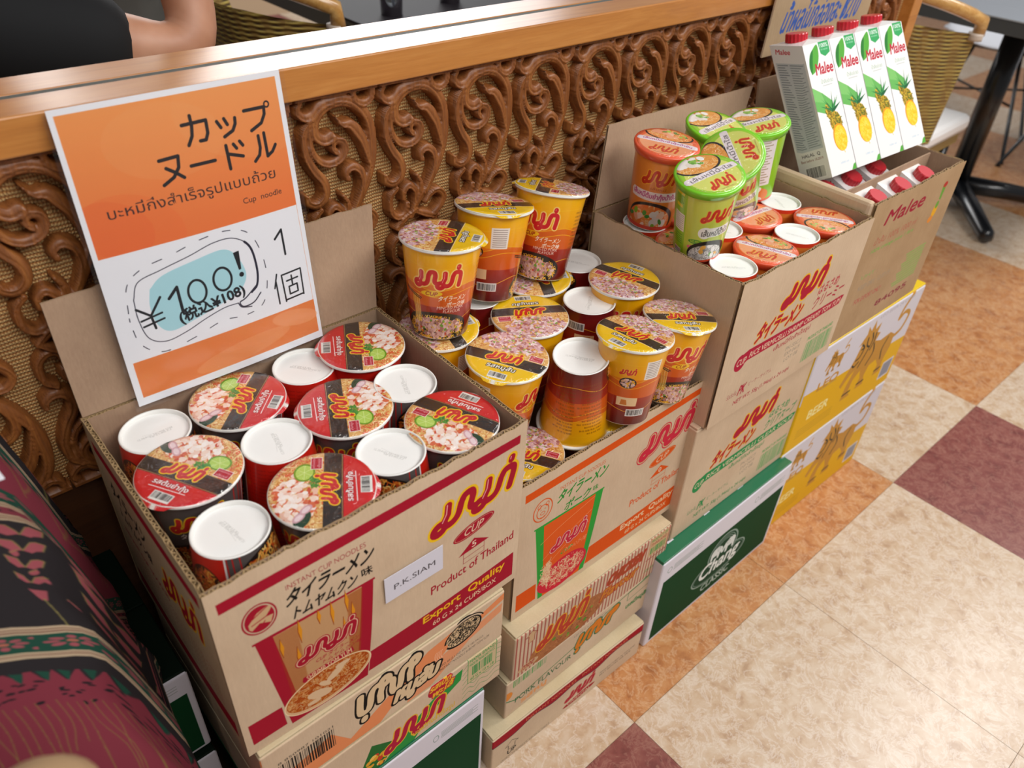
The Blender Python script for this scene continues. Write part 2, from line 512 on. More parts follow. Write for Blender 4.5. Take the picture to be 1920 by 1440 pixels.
def stripes_front():
    c = Canvas(1000, 330, 760)
    n = 44
    for i in range(n):
        x = 1000 * (i + .3) / n
        c.rect(x, 0, x + 9, 330, '#a04038', .85)
    c.ell(330, 230, 240, 110, '#a86a40', -.15)
    c.ellclip(330, 230, 235, 105, -.15)
    c.squiggles(330, 230, 235, 105, 240, ['#b87a4c', '#986038', '#8c5030'], 4, 26, 2)
    c.blobs(330, 230, 160, 70, 16, ['#5c8a30', '#88903c'], 8, 16, 5)
    c.clip = None
    wordmark(c, 150, 30, 450, 240, '#b8402c', '#d89a28', .085, .022, .3)
    c.poly([(60, 60), (95, 30), (130, 60), (112, 60), (112, 110), (78, 110), (78, 60)], '#c9a57c')
    c.stroke([(60, 60), (95, 30), (130, 60), (112, 60), (112, 110), (78, 110), (78, 60), (60, 60)], 3, '#8c2c24')
    c.text('CHICKEN', 560, 60, 820, 130, '#a04828', .04, .3, out='#b8402c', ow=6)
    c.text('Flavour', 530, 150, 800, 220, '#c88030', .04, .3, out='#a83c28', ow=6)
    c.rect(850, 18, 985, 150, '#c9a57c')
    c.text('PRODUCT OF', 858, 28, 975, 48, '#3c8c40')
    c.text('THAILAND', 858, 58, 975, 78, '#a04038')
    c.barcode(862, 90, 975, 140, '#3c9048', 7, 26)
    c.rect(840, 170, 990, 176, '#a04038')
    c.text('300 PACKETS', 850, 250, 985, 276, '#3c8c40')
    c.ell(90, 285, 60, 24, '#c9a57c')
    c.text('mee', 50, 268, 130, 300, '#a04038', .03, .3)
    return c.image('print_striped_carton')

def pork_front():
    c = Canvas(1000, 330, 760)
    g = '#2c7a40'
    c.barcode(40, 20, 240, 80, '#5ca058', 9, 36)
    c.stroke([(0, 170), (60, 215), (480, 150), (640, 60), (1000, 6)], 7, g)
    c.text('PORK FLAVOUR', 60, 200, 420, 244, '#3c6a44', .02)
    wordmark(c, 440, 60, 720, 240, '#d87a24', '#34704a', .10, .03, .3, rot=3.14)
    c.stroke([(800, 40), (985, 20), (985, 90), (800, 110), (800, 40)], 4, g)
    c.text('บะหมี่หมูสับ', 800, 140, 970, 200, g, .03)
    c.text('รสหมู', 100, 260, 260, 310, '#e09a60', .05)
    c.text('L20 60 G x 30 PACKETS', 420, 40, 640, 58, '#8a8078')
    c.ell(10, 130, 30, 34, '#dc8a3c')
    return c.image('print_pork_carton')

def red_wave_front():
    c = Canvas(1000, 330, 760)
    pts = catmull([(0, 90), (120, 100), (250, 70), (380, 100), (520, 78), (660, 104), (800, 70), (1000, 90)], 8)
    c.poly(pts + [(1000, 20), (0, 20)], '#a01826')
    c.stroke(pts, 6, '#2a2440')
    c.text('INSTANT NOODLES', 200, 40, 520, 66, '#d8885c', .01)
    c.text('INSTANT NOODLES', 560, 36, 880, 62, '#d8885c', .01)
    wordmark(c, 470, 108, 660, 230, '#b02034', '#b02034', .09, .02, .3, core='#c9a57c')
    c.ell(560, 262, 110, 22, '#a01826', -.1)
    c.text('ORIENTAL', 480, 250, 640, 274, '#d8c0a0', .02)
    c.stroke([(80, 190), (120, 150), (160, 190), (140, 190), (140, 230), (100, 230), (100, 190), (80, 190)], 4, '#2a2622')
    c.text('UP', 96, 240, 148, 280, '#2a2622', .03)
    c.stroke([(60, 300), (360, 296), (360, 318), (60, 322), (60, 300)], 2, '#6a5a48')
    c.text('NET WEIGHT 60 G x 180', 70, 302, 350, 316, '#7a6a58')
    c.text('MANUFACTURED IN THAILAND', 700, 190, 960, 206, '#5a4a3c')
    c.text('BEST BEFORE SEE SIDE', 700, 216, 930, 232, '#5a4a3c')
    return c.image('print_wave_carton')

def shrimp_front():
    """noodle carton printed black and orange"""
    c = Canvas(1000, 300, 1000)
    og = '#e08a58'
    c.poly([(290, 270), (640, 60), (760, 40), (770, 110), (560, 170), (420, 300), (290, 300)], og)
    c.poly([(0, 210), (240, 150), (330, 300), (0, 300)], og)
    c.poly([(560, 200), (700, 150), (820, 120), (990, 80), (985, 130), (830, 170), (640, 300), (540, 300)], og, .8)
    c.poly([(880, 60), (1000, 20), (1000, 60), (890, 90)], og)
    c.ell(800, 92, 88, 66, '#16120e', -.2)
    c.ell(800, 90, 80, 58, '#d2b48c', -.2)
    c.ellclip(800, 90, 78, 56, -.2)
    c.squiggles(800, 90, 78, 56, 420, ['#16120e', '#16120e', '#d2b48c'], 2.6, 16, 8)
    c.clip = None
    c.stroke([arc(806, 86, 94, 72, 250, 340)], 6, '#16120e')
    c.ell(690, 130, 44, 22, og, -.6)
    c.stroke([arc(680 + i * 9, 134, 10, 26, 100, 260) for i in range(4)], 3, '#f0b898')
    wordmark(c, 335, 20, 605, 225, '#d9bd96', '#15110e', .105, .03, .12, rot=3.14159)
    c.text('หมูสับ', 480, 150, 700, 265, '#d9bd96', .06, .3, out='#15110e', ow=9)
    c.barcode(50, 120, 250, 230, '#1c1814', 3, 44)
    c.text('8 850987 101021', 50, 100, 250, 114, '#1c1814')
    c.text('CZO, 60 (2.1 OZ) 60G X 180 PACKS', 690, 205, 900, 222, '#4a3a2c')
    c.text('INSTANT NOODLE SHRIMP TOM YUM', 690, 230, 930, 246, '#4a3a2c')
    return c.image('print_shrimp_carton')

def green_label_front():
    c = Canvas(1000, 300, 1000)
    g = '#2f8a45'
    c.poly([(420, 300), (520, 190), (720, 60), (800, 40), (790, 110), (640, 190), (560, 300)], '#2f9040')
    c.poly([(300, 300), (380, 110), (480, 190), (420, 300)], '#2a6a30')
    c.blobs(400, 240, 50, 40, 14, ['#e0a030', '#c84028', '#f0c060'], 8, 20, 3)
    wordmark(c, 440, 60, 720, 260, '#b01e3c', '#e0b030', .085, .022, .25)
    c.text('บะหมี่กึ่งสำเร็จรูป', 560, 230, 760, 280, '#d8b040', .02)
    c.ell(690, 40, 60, 46, '#b01e34', -.5)
    c.text('รสเป็ด', 640, 4, 750, 46, '#e8b030', .05, .3, out='#b01e34', ow=5)
    c.text('พะโล้', 650, 50, 760, 92, '#e8b030', .05, .3, out='#b01e34', ow=5)
    for i in range(7):
        c.stroke(catmull([(800, 60 + i * 34), (830, 40 + i * 34), (860, 66 + i * 34), (890, 40 + i * 34), (930, 60 + i * 34), (970, 40 + i * 34), (1000, 50 + i * 34)], 6), 3, '#5f9a5c')
    c.rect(826, 8, 972, 180, '#c9b48c')
    c.stroke([(826, 8), (972, 8), (972, 180), (826, 180), (826, 8)], 3, g)
    c.text('MAMA BRAND', 834, 18, 964, 40, g, .01)
    c.text('MADE IN THAILAND MCCC', 834, 48, 964, 66, g, .01)
    c.barcode(848, 76, 950, 140, g, 12, 24)
    c.text('60 G x 10 x 18', 840, 150, 960, 170, g)
    return c.image('print_green_label_carton')

def side_print(main):
    c = Canvas(1000, 860, 500)
    c.rect(40, 60, 960, 110, main)
    c.rect(40, 720, 960, 810, main)
    wordmark(c, 560, 150, 900, 400, RED, '#e6b81c', .078, .026, .2)
    c.text('タイラーメン', 120, 170, 480, 260, '#151210', .03, .3)
    c.text('トムヤムクン味', 150, 290, 480, 350, '#151210', .03, .3)
    c.text('INSTANT CUP NOODLES', 120, 420, 560, 450, main, .02)
    for i in range(9):
        c.text('wheat flour palm oil tapioca starch salt', 120, 480 + i * 24, 900, 494 + i * 24, main)
    return c.image('print_side')

# ---- lids --------------------------------------------------------------
def lid_print(kind):
    W_ = 1000
    c = Canvas(W_, W_, 420 if kind in ('red', 'pork') else 340)
    if kind in ('red', 'pork'):
        tip = '#d01c20' if kind == 'red' else '#f2c400'
        c.rect(0, 0, 1000, 1000, '#e0ac64')
        c.squiggles(500, 280, 520, 330, 520, ['#f0cc88', '#d08a40', '#f8e0a8', '#c46a34', '#e04c2c' if kind == 'red' else '#e8b868'], 9, 70, 2)
        if kind == 'red':
            c.blobs(400, 260, 330, 190, 150, ['#f0c0aa', '#fbe8dc', '#dc6a44', '#f8dccc', '#cc4a2c', '#f4d0c0'], 16, 44, 4)
            c.blobs(420, 230, 230, 120, 40, ['#fff6f0', '#f8dccc', '#fdeee6'], 20, 44, 8)
            c.ell(130, 330, 110, 70, '#1c4028', .4)
            for x, y in ((150, 300), (240, 360)):
                c.ell(x, y, 72, 42, '#d8a8b0', .7)
                c.ell(x, y, 50, 26, '#f0d8dc', .7)
            c.ell(720, 330, 120, 100, '#6a9c20')
            c.ell(720, 330, 100, 82, '#b8d860')
            for a in range(6):
                c.stroke([(720, 330), (720 + 95 * math.cos(a * 1.05), 330 + 78 * math.sin(a * 1.05))], 6, '#d8ec98')
            c.squiggles(600, 440, 70, 60, 60, ['#2c7a2c', '#4c9a34'], 12, 40, 3)
        else:
            c.blobs(470, 230, 380, 210, 360, ['#d8a8ac', '#e8c8cc', '#b87c80', '#f0dadc', '#a86468', '#dcb0b8'], 14, 34, 6)
            c.blobs(470, 230, 330, 180, 26, ['#7aa838', '#98b848'], 10, 20, 9)
        c.rect(0, 510, 1000, 680, '#2e2420')
        c.rect(0, 690, 1000, 1000, tip)
        c.rect(0, 684, 1000, 692, '#f0e0b0' if kind == 'pork' else '#401818')
        wordmark(c, 290, 420, 700, 650, '#cc2024', '#f4c81c', .09, .034, .2)
        c.text('ม.อ.ก. รับรอง', 600, 696, 700, 708, '#d8d0c8')
        c.rect(755, 385, 925, 495, '#f0e8e0')
        c.rect(763, 392, 917, 488, '#b81c34')
        c.text('เครื่องปรุง', 774, 400, 906, 432, '#f4dcdc', .01)
        c.text('เต็มรส', 780, 446, 900, 476, '#f4dcdc', .01)
        if kind == 'red':
            c.text('รสต้มยำกุ้ง', 300, 715, 690, 800, '#f8f0ec', .03, .1, out='#a01420', ow=6)
            c.stroke([(300, 820), (690, 806)], 9, '#f8f0ec')
        else:
            c.text('รสหมูสับ', 330, 712, 680, 808, '#f8f4e8', .03, .1, out='#2a2420', ow=8)
        c.rect(400, 850, 620, 960, '#eceae4')
        c.barcode(412, 860, 608, 935, '#2a2a2a', 5, 30)
        c.ell(500, 500, 500, 500, '#e8e4dc', ring=10)
    else:
        base = '#ee6a3c' if kind == 'creamy' else '#9cd02c'
        lite = '#f0a070' if kind == 'creamy' else '#dce070'
        c.rect(0, 0, 1000, 1000, base)
        c.ell(500, 560, 430, 400, lite)
        c.ell(470, 230, 400, 250, '#28201c')
        c.ell(470, 220, 370, 225, '#e88038' if kind == 'creamy' else '#e8a040')
        c.ellclip(470, 220, 368, 223)
        c.squiggles(470, 240, 360, 200, 160, ['#f0a858', '#e09040', '#f4c888'], 12, 90, 3)
        if kind == 'creamy':
            c.blobs(440, 200, 240, 110, 16, ['#f4a880', '#f0c0a0', '#e07850'], 40, 80, 3)
            c.blobs(560, 180, 200, 110, 7, ['#4c8a2c', '#3c7a30', '#a8c848'], 26, 50, 5)
        else:
            c.blobs(400, 150, 230, 100, 18, ['#f4ece4', '#ece0d4', '#f8f4f0'], 50, 84, 3)
            c.blobs(500, 170, 130, 80, 10, ['#6ca838', '#8cc048'], 22, 44, 5)
        c.clip = None
        c.poly([(60, 470), (940, 430), (950, 560), (60, 600)], '#f0e4e8')
        c.ell(70, 535, 66, 66, '#f0e4e8')
        c.ell(940, 495, 60, 66, '#f0e4e8')
        c.text('เส้นหมี่ต้มยำกุ้งน้ำข้น' if kind == 'creamy' else 'เส้นหมี่น้ำใส', 110, 470, 900, 560, '#b85a90' if kind == 'creamy' else '#8c8484', .03, rot=-.04)
        wordmark(c, 280, 600, 740, 880, '#d03a20', '#f0b030', .08, .02, .2)
        c.text('INSTANT RICE VERMICELLI', 360, 900, 640, 920, '#8c5a30')
    return c.image('print_lid_' + kind)

# ---- cup walls (unrolled, front at the middle) ---------------------------
def wall_print(kind):
    W_, H_ = 1000, 400
    c = Canvas(W_, H_, 900 if kind == 'pork' else 760)
    if kind == 'red':
        c.rect(0, 0, W_, H_, '#c41f14')
        c.rect(300, 0, 700, H_, '#56504e')
        for x in (318, 352, 640, 668, 690):
            c.stroke([(x, 0), (x + 6, H_)], 5, '#b8201c')
        c.rect(292, 0, 300, H_, '#e8e0dc')
        c.rect(700, 0, 708, H_, '#e8e0dc')
        wordmark(c, 400, 30, 600, 150, '#c82424', '#f0c428', .085, .026, .2)
        c.text('タイラーメン', 420, 150, 590, 180, '#f0e8e0', .03, .2)
        c.ell(500, 300, 170, 95, '#1c1614')
        c.ellclip(500, 300, 162, 88)
        c.squiggles(500, 305, 160, 86, 260, ['#e8a848', '#c86820', '#f0c470', '#b84418'], 6, 44, 2)
        c.blobs(500, 280, 90, 44, 14, ['#f0b8a0', '#e87850', '#f8dccc'], 12, 28, 4)
        c.clip = None
        for i in range(22):
            c.text('wheat flour, salt, palm oil ' + str(i % 7), 30, 30 + i * 16, 260, 38 + i * 16, '#8c1410')
        c.ell(800, 250, 80, 110, '#3a1c10')
        c.ellclip(800, 250, 76, 104)
        c.squiggles(800, 250, 76, 104, 150, ['#e8a848', '#c86820', '#e06838'], 6, 40, 5)
        c.clip = None
        wordmark(c, 745, 60, 860, 130, '#e8b030', None, .085, .026, .2)
        c.rect(890, 60, 985, 190, '#e8e4e0')
        for i in range(7):
            c.rect(898, 72 + i * 16, 976, 76 + i * 16, '#6a6460')
    elif kind == 'pork':
        c.grad(0, 0, W_, 150, '#f4b80c', '#ee9c0c')
        c.grad(0, 150, W_, 260, '#e67c14', '#c4440f')
        c.grad(0, 250, W_, 400, '#a42812', '#5c0c12')
        pts = catmull([(0, 150), (120, 172), (250, 140), (380, 160), (500, 176), (640, 150), (760, 168), (880, 140), (1000, 150)], 8)
        c.poly(pts + [(1000, 250), (0, 250)], '#d45c12', .75)
        c.stroke([pts, [(x, y + 30) for x, y in pts], catmull([(0, 300), (160, 330), (330, 290), (520, 330), (700, 300), (860, 330), (1000, 300)], 8)], 3, '#f0b020')
        c.stroke([catmull([(0, 62), (150, 70), (300, 56), (500, 72), (720, 56), (1000, 62)], 8)], 2, '#f4bc20')
        wordmark(c, 388, 48, 612, 168, '#cc1c24', '#f6cf70', .088, .026, .12, hi='#f09090')
        c.ell(470, 190, 50, 14, '#f0c020', -.05)
        c.text('CUP', 440, 181, 500, 199, '#a02018', .03, .3)
        c.text('タイラーメン', 500, 198, 640, 222, '#f4ece4', .03, .25)
        c.text('ポーク味', 540, 226, 640, 246, '#f4ece4', .03, .25)
        c.text('MINCED PORK', 495, 246, 632, 260, '#f4ece4', .0, .15)
        c.text('FLAVOUR', 525, 263, 615, 276, '#f4ece4', .0, .15)
        c.ell(490, 350, 172, 74, '#241c18')
        c.ellclip(490, 358, 162, 68)
        c.squiggles(490, 362, 162, 66, 260, ['#e8a828', '#d88c18', '#f4cc58'], 4, 30, 2)
        c.blobs(500, 350, 130, 44, 200, ['#cc9c94', '#e0bcb4', '#a87068', '#dcaca4'], 5, 12, 4)
        c.blobs(500, 350, 120, 38, 14, ['#6c9c30', '#88a83c', '#c83820'], 4, 8, 9)
        c.clip = None
        for i in range(9):
            c.stroke(catmull([(374 + i * 4, 205), (368 + i * 5, 240), (380 + i * 4, 280), (374 + i * 5, 330)], 6), 3, ['#f0c040', '#e0a020', '#f4d878'][i % 3])
        c.stroke([[(320, 190), (420, 218)], [(320, 197), (414, 224)]], 4, '#2a1a14')
        # back of the cup
        wordmark(c, 60, 84, 140, 128, '#cc1c24', '#f0c040', .085, .02, .2)
        c.ell(105, 170, 42, 30, '#241c18')
        c.blobs(105, 172, 34, 22, 60, ['#cc9c94', '#e0bcb4', '#e8a828'], 4, 8, 3)
        c.rect(180, 50, 262, 150, '#ece4dc')
        for i in range(9):
            c.rect(188, 58 + i * 10, 254, 61 + i * 10, '#9a8c84')
        c.rect(60, 250, 170, 296, '#ecc898')
        c.poly([(80, 290), (86, 262), (112, 262), (118, 290)], '#c8701c')
        c.rect(120, 312, 230, 352, '#e4e0dc')
        c.barcode(126, 318, 224, 348, '#2a2a2a', 6, 30)
        for i in range(15):
            c.text('小麦粉 食塩 植物油脂 調味料 香辛料'[:8 + i % 6] + ' 砂糖', 700, 70 + i * 19, 780 + (i * 37) % 60, 80 + i * 19, '#7c4410')
            c.text('調理方法 熱湯を注ぎ 3分 待つ'[:6 + i % 5], 850, 70 + i * 19, 920 + (i * 29) % 50, 80 + i * 19, '#7c4410')
    elif kind == 'creamy':
        c.grad(0, 0, W_, H_, '#e88a34', '#dc7c30')
        wordmark(c, 410, 40, 610, 160, '#c8341c', '#f4b030', .085, .022, .2)
        c.text('เส้นหมี่', 470, 164, 560, 180, '#b84c18')
        c.poly([(350, 196), (640, 188), (655, 206), (650, 240), (340, 244), (330, 215)], '#f0e0e4')
        c.text('เส้นหมี่ต้มยำกุ้งน้ำข้น', 352, 198, 642, 236, '#c0508c', .03)
        c.ell(500, 350, 165, 100, '#20181a')
        c.ell(494, 360, 152, 94, '#e87430')
        c.ellclip(494, 360, 152, 94)
        c.squiggles(494, 370, 150, 90, 70, ['#f09850', '#e88840', '#f8c088'], 9, 70, 2)
        c.blobs(494, 350, 110, 60, 12, ['#f4ac88', '#f8d0bc', '#e87a50', '#e8e0dc'], 18, 34, 3)
        c.blobs(470, 350, 120, 60, 6, ['#3c8c38', '#5aa040', '#88b838'], 12, 20, 5)
        c.clip = None
        c.rect(760, 60, 960, 380, '#e8e0dc')
        for i in range(18):
            c.rect(775, 75 + i * 16, 945 - (i * 31) % 60, 80 + i * 16, '#8c8480')
        c.rect(60, 60, 220, 360, '#d06a24')
        for i in range(18):
            c.rect(70, 72 + i * 15, 205 - (i * 31) % 50, 76 + i * 15, '#b04c14')
        c.rect(0, 380, W_, 400, '#d83c20')
    else:
        c.grad(0, 0, W_, H_, '#a2d22c', '#86c41c')
        c.grad(380, 0, 640, H_, '#d4dc58', '#b8d040')
        wordmark(c, 470, 60, 650, 165, '#d0281c', '#f0a828', .085, .018, .2)
        c.ell(500, 225, 40, 34, '#f0f0ec')
        c.rect(500, 196, 660, 250, '#f0f0ec')
        c.text('เส้นหมี่น้ำใส', 480, 204, 650, 244, '#6c6c68', .03, .1)
        c.ell(452, 280, 42, 13, '#4c9c1c')
        c.text('NO MSG', 424, 273, 480, 287, '#e8e830', .02)
        c.ell(448, 316, 44, 13, '#e8708c')
        c.text('ไขมันต่ำ', 420, 308, 476, 324, '#f8f030', .02)
        c.ell(540, 350, 130, 78, '#1c1c1a')
        c.ell(530, 362, 112, 66, '#d8d4d0')
        c.ellclip(530, 362, 112, 66)
        c.squiggles(530, 362, 110, 64, 160, ['#f0ece8', '#b8b4b0', '#8c8884'], 5, 50, 2)
        c.blobs(560, 330, 70, 34, 8, ['#f0b050', '#f8f4f0', '#6ca838'], 10, 22, 3)
        c.clip = None
        c.rect(300, 24, 360, 46, '#f0dc20')
        c.rect(300, 100, 350, 118, '#f0dc20')
        for i in range(8):
            c.rect(300, 52 + i * 6, 360 - (i * 17) % 20, 54 + i * 6, '#4c8c1c')
        c.rect(290, 150, 372, 250, '#f0f0ec')
        for i in range(8):
            c.rect(298, 160 + i * 11, 364, 163 + i * 11, '#9a9a94')
        for i in range(5):
            c.rect(296, 268 + i * 12, 366, 272 + i * 12, '#4c8c1c')
        c.rect(300, 350, 360, 380, '#f0f0ec')
        c.barcode(304, 354, 356, 378, '#2a2a2a', 6, 20)
        c.rect(700, 10, 960, 300, '#ece8e8')
        for i in range(17):
            c.rect(715, 24 + i * 16, 800 - (i * 31) % 30, 29 + i * 16, '#9a8c98')
            c.rect(835, 24 + i * 16, 945 - (i * 23) % 40, 29 + i * 16, '#a89878')
        c.ell(850, 360, 120, 50, '#e88030')
        c.blobs(850, 350, 100, 40, 16, ['#f4ece4', '#f0c8a8', '#e86838'], 14, 26, 3)
        c.rect(0, 388, W_, 400, '#e05030')
    return c.image('print_wall_' + kind)

def base_print():
    c = Canvas(1000, 1000, 300, '#f3f3f0')
    c.text('BEST BEFORE 2019.05.21', 260, 470, 760, 510, '#c2c2be', 0, rot=-.7)
    c.text('L3 04:12 B7', 330, 540, 640, 575, '#c2c2be', 0, rot=-.7)
    c.stroke([[(380, 620), (600, 340)], [(420, 640), (640, 380)]], 5, '#d6d6d2')
    return c.image('print_cup_base')

# ---- poster ------------------------------------------------------------------
def poster_print():
    W_, H_ = 1000, 1360
    U = lambda x, y: (x * W_, y * H_)
    c = Canvas(W_, H_, 900, '#e6e7ec')
    n = 60
    for i in range(n):                                     # printed watercolour wash
        t = i / (n - 1)
        a, b = np.array(hexc('#e6924e')), np.array(hexc('#e27238'))
        c.rect(22, H_ * (.018 + .443 * i / n), 975, H_ * (.018 + .443 * (i + 1) / n) + 1, tuple(a + (b - a) * t))
    c.ell(180, 560, 240, 180, '#e0602c', .3, al=.25)
    c.ell(120, 520, 170, 120, '#dd5226', .5, al=.2)
    c.ell(800, 150, 330, 200, '#e79a5c', .2, al=.25)
    c.ell(420, 200, 260, 160, '#e8a064', .1, al=.2)
    c.rect(0, 0, 22, 640, '#e6e7ec'); c.rect(975, 0, 1000, 640, '#e6e7ec')
    c.rect(0, 0, 1000, 24, '#e6e7ec'); c.rect(0, .461 * H_, 1000, .6 * H_, '#e6e7ec')
    c.rect(30, .836 * H_, 981, .972 * H_, '#e07e44')
    c.ell(560, .93 * H_, 260, 50, '#e8a070', -.1, al=.4)
    c.ell(860, .88 * H_, 130, 44, '#e8a070', .2, al=.5)
    c.stroke([(974, .46 * H_), (978, .836 * H_)], 1.5, '#e09060')
    k = '#221c1e'
    def S(paths, w=15):
        c.stroke([[U(*p) for p in q] for q in paths], w, k)
    S([[(.505, .112), (.615, .110), (.612, .150), (.598, .170), (.572, .170)], [(.548, .088), (.548, .120), (.540, .150), (.517, .176)]])
    S([[(.662, .122), (.676, .143)], [(.697, .118), (.708, .138)], [(.748, .122), (.745, .140), (.728, .160), (.684, .174)]])
    S([[(.796, .107), (.895, .107), (.892, .130), (.870, .156), (.816, .174)]])
    c.ell(*U(.910, .100), 15, 16, k, ring=7)
    S([[(.373, .203), (.458, .200), (.450, .235), (.420, .262), (.370, .280)], [(.395, .230), (.430, .248), (.464, .270)]])
    S([[(.505, .240), (.617, .240)]])
    S([[(.680, .202), (.680, .279)], [(.682, .230), (.752, .248)], [(.716, .203), (.728, .218)], [(.748, .198), (.760, .213)]])
    S([[(.842, .195), (.842, .235), (.832, .258), (.806, .275)], [(.872, .190), (.872, .268), (.900, .256), (.920, .236)]])
    c.text('บะหมี่กึ่งสำเร็จรูปแบบถ้วย', 110, .306 * H_, 892, .358 * H_, '#3a2420', .0)
    c.text('Cup  noodle', 706, .386 * H_, 908, .412 * H_, '#3a2420')
    # price bubble
    P = lambda q: [U(*p) for p in q]
    blue = catmull([(.19, .60), (.26, .565), (.42, .545), (.56, .538), (.62, .58), (.645, .65), (.60, .70), (.50, .725), (.36, .75), (.24, .765), (.185, .73), (.172, .66), (.19, .60)], 8)
    c.poly(P(blue), '#a6d3dc')
    bub = catmull([(.112, .62), (.15, .565), (.26, .545), (.40, .525), (.52, .505), (.62, .510), (.69, .555), (.705, .64), (.69, .70), (.655, .722)], 8)
    bub2 = catmull([(.575, .745), (.50, .745), (.40, .762), (.30, .785), (.20, .795), (.13, .765), (.108, .69), (.112, .62)], 8)
    c.stroke([P(bub), P(bub2)], 4, '#2a2838')
    c.stroke([P(bub[int(len(bub) * .62):])], 11, '#1c1a2c')
    c.stroke([P(catmull([(.69, .70), (.62, .735), (.585, .745), (.60, .765), (.655, .762), (.70, .735)], 6))], 6, '#2a2838')
    c.stroke([P(catmull([(.575, .745), (.59, .765), (.64, .775)], 5))], 5, '#2a2838')
    ds = catmull([(.075, .66), (.10, .57), (.18, .525), (.32, .505), (.46, .482), (.60, .478), (.70, .51), (.745, .60), (.745, .70), (.70, .78), (.60, .80), (.48, .79), (.34, .815), (.18, .83), (.09, .78), (.072, .70), (.075, .66)], 10)
    for i in range(0, len(ds) - 4, 8):
        c.stroke([P(ds[i:i + 4])], 4, '#2a2838')
    def N(paths, w):
        c.stroke([P(q) for q in paths], w, '#17181c')
    N([[(.11, .655), (.165, .69)], [(.225, .635), (.165, .69), (.172, .738)]], 11)
    N([[(.118, .700), (.216, .690)], [(.122, .722), (.22, .712)]], 9)
    N([[(.262, .650), (.308, .618), (.308, .712)]], 14)
    c.ell(*U(.395, .655), 48, 62, '#17181c', ring=11)
    c.ell(*U(.525, .640), 50, 62, '#17181c', ring=11)
    c.poly(P([(.602, .560), (.632, .558), (.626, .625), (.614, .626)]), '#17181c')
    c.ell(*U(.622, .645), 12, 12, '#17181c')
    c.text('(税込¥108)', .285 * W_, .690 * H_, .62 * W_, .745 * H_, '#17181c', .03, rot=-.12)
    N([[(.826, .560), (.868, .532), (.868, .626)]], 11)
    N([[(.800, .690), (.778, .740)], [(.790, .715), (.790, .805)], [(.825, .700), (.828, .805)], [(.825, .700), (.935, .697), (.932, .800)], [(.828, .800), (.932, .797)], [(.878, .712), (.878, .750)], [(.848, .728), (.912, .726)], [(.856, .752), (.856, .782), (.903, .780), (.903, .750), (.856, .752)]], 8)
    return c.image('print_poster')

def juice_print():
    """front of one juice carton"""
    c = Canvas(330, 1050, 240, '#f2f0ee')
    g = '#3aa860'
    c.poly(catmull([(40, 235), (30, 170), (60, 90), (110, 45), (172, 15), (172, 90), (140, 160), (90, 215), (40, 235)], 5), '#58ac3c')
    c.poly(catmull([(40, 235), (30, 170), (60, 90), (110, 50), (84, 130), (60, 200), (40, 235)], 5), '#2c7c30')
    c.poly([(190, 0), (320, 0), (320, 90), (250, 118), (200, 92)], g)
    c.text('100%', 206, 14, 306, 46, '#f0f4f0', .03)
    c.text('NO ADDED', 212, 56, 300, 68, '#d0ecd8')
    c.text('Malee', 92, 160, 322, 245, '#c02438', .03, .15)
    c.text('น้ำสับปะรด', 130, 285, 280, 320, '#9ab89c', .01)
    c.rect(140, 335, 260, 341, '#c8ccc8')
    c.poly([(0, 330), (110, 390), (215, 470), (215, 560), (120, 560), (0, 520)], '#6cb85c')
    c.poly([(0, 330), (100, 385), (120, 470), (0, 440)], '#8ccc74', .7)
    c.ell(135, 540, 34, 62, '#c09a28')
    c.squiggles(135, 540, 32, 58, 90, ['#7a6418', '#e0b838', '#4c5a18'], 5, 18, 2)
    for a in range(9):
        t = -2.6 + a * .26
        c.poly([(176, 560), (190, 530), (183 + 150 * math.cos(t), 560 + 200 * math.sin(t) * (.9 if a % 2 else .7)), (200, 560)], ['#2c7a44', '#3c9450', '#1f6238'][a % 3])
    c.ell(200, 640, 74, 88, '#c8a02c')
    c.squiggles(200, 640, 72, 84, 190, ['#8a6c18', '#e0b838', '#4c6a20'], 5, 20, 4)
    c.ell(212, 765, 86, 112, '#e89a20')
    c.ell(218, 772, 78, 104, '#f6d230')
    c.squiggles(218, 780, 62, 86, 70, ['#f8e060', '#eec020'], 5, 40, 6)
    c.text('1000 ml', 150, 960, 250, 975, '#a8c8dc')
    c.poly([(270, 1050), (300, 1010), (330, 1000), (330, 1050)], '#58ac3c')
    return c.image('print_juice_front')

def juice_side():
    c = Canvas(300, 1050, 200, '#ecebea')
    c.text('Malee', 40, 30, 180, 66, '#c02438', .03, .2)
    c.rect(20, 130, 280, 800, '#c6cdd2')
    for i in range(36):
        c.rect(32, 142 + i * 18, 130 - (i * 31) % 40, 147 + i * 18, '#6a7884')
        c.rect(145, 142 + i * 18, 268 - (i * 23) % 50, 147 + i * 18, '#7a8690')
    c.text('HALAL  Q', 60, 820, 240, 850, '#5a5a60', .02)
    c.text('Best before 10.2019', 40, 865, 260, 885, '#8a5a50')
    c.rect(60, 930, 260, 1030, '#f4f4f2')
    c.barcode(70, 936, 250, 1024, '#2a2a2a', 8, 34)
    return c.image('print_juice_side')

def sign_print():
    c = Canvas(1000, 560, 640)
    b = '#3c5aa0'
    c.text('น้ำผลไม้กล่องละ ฿210', 100, 320, 900, 470, b, .02, .3)
    return c.image('print_handwriting')

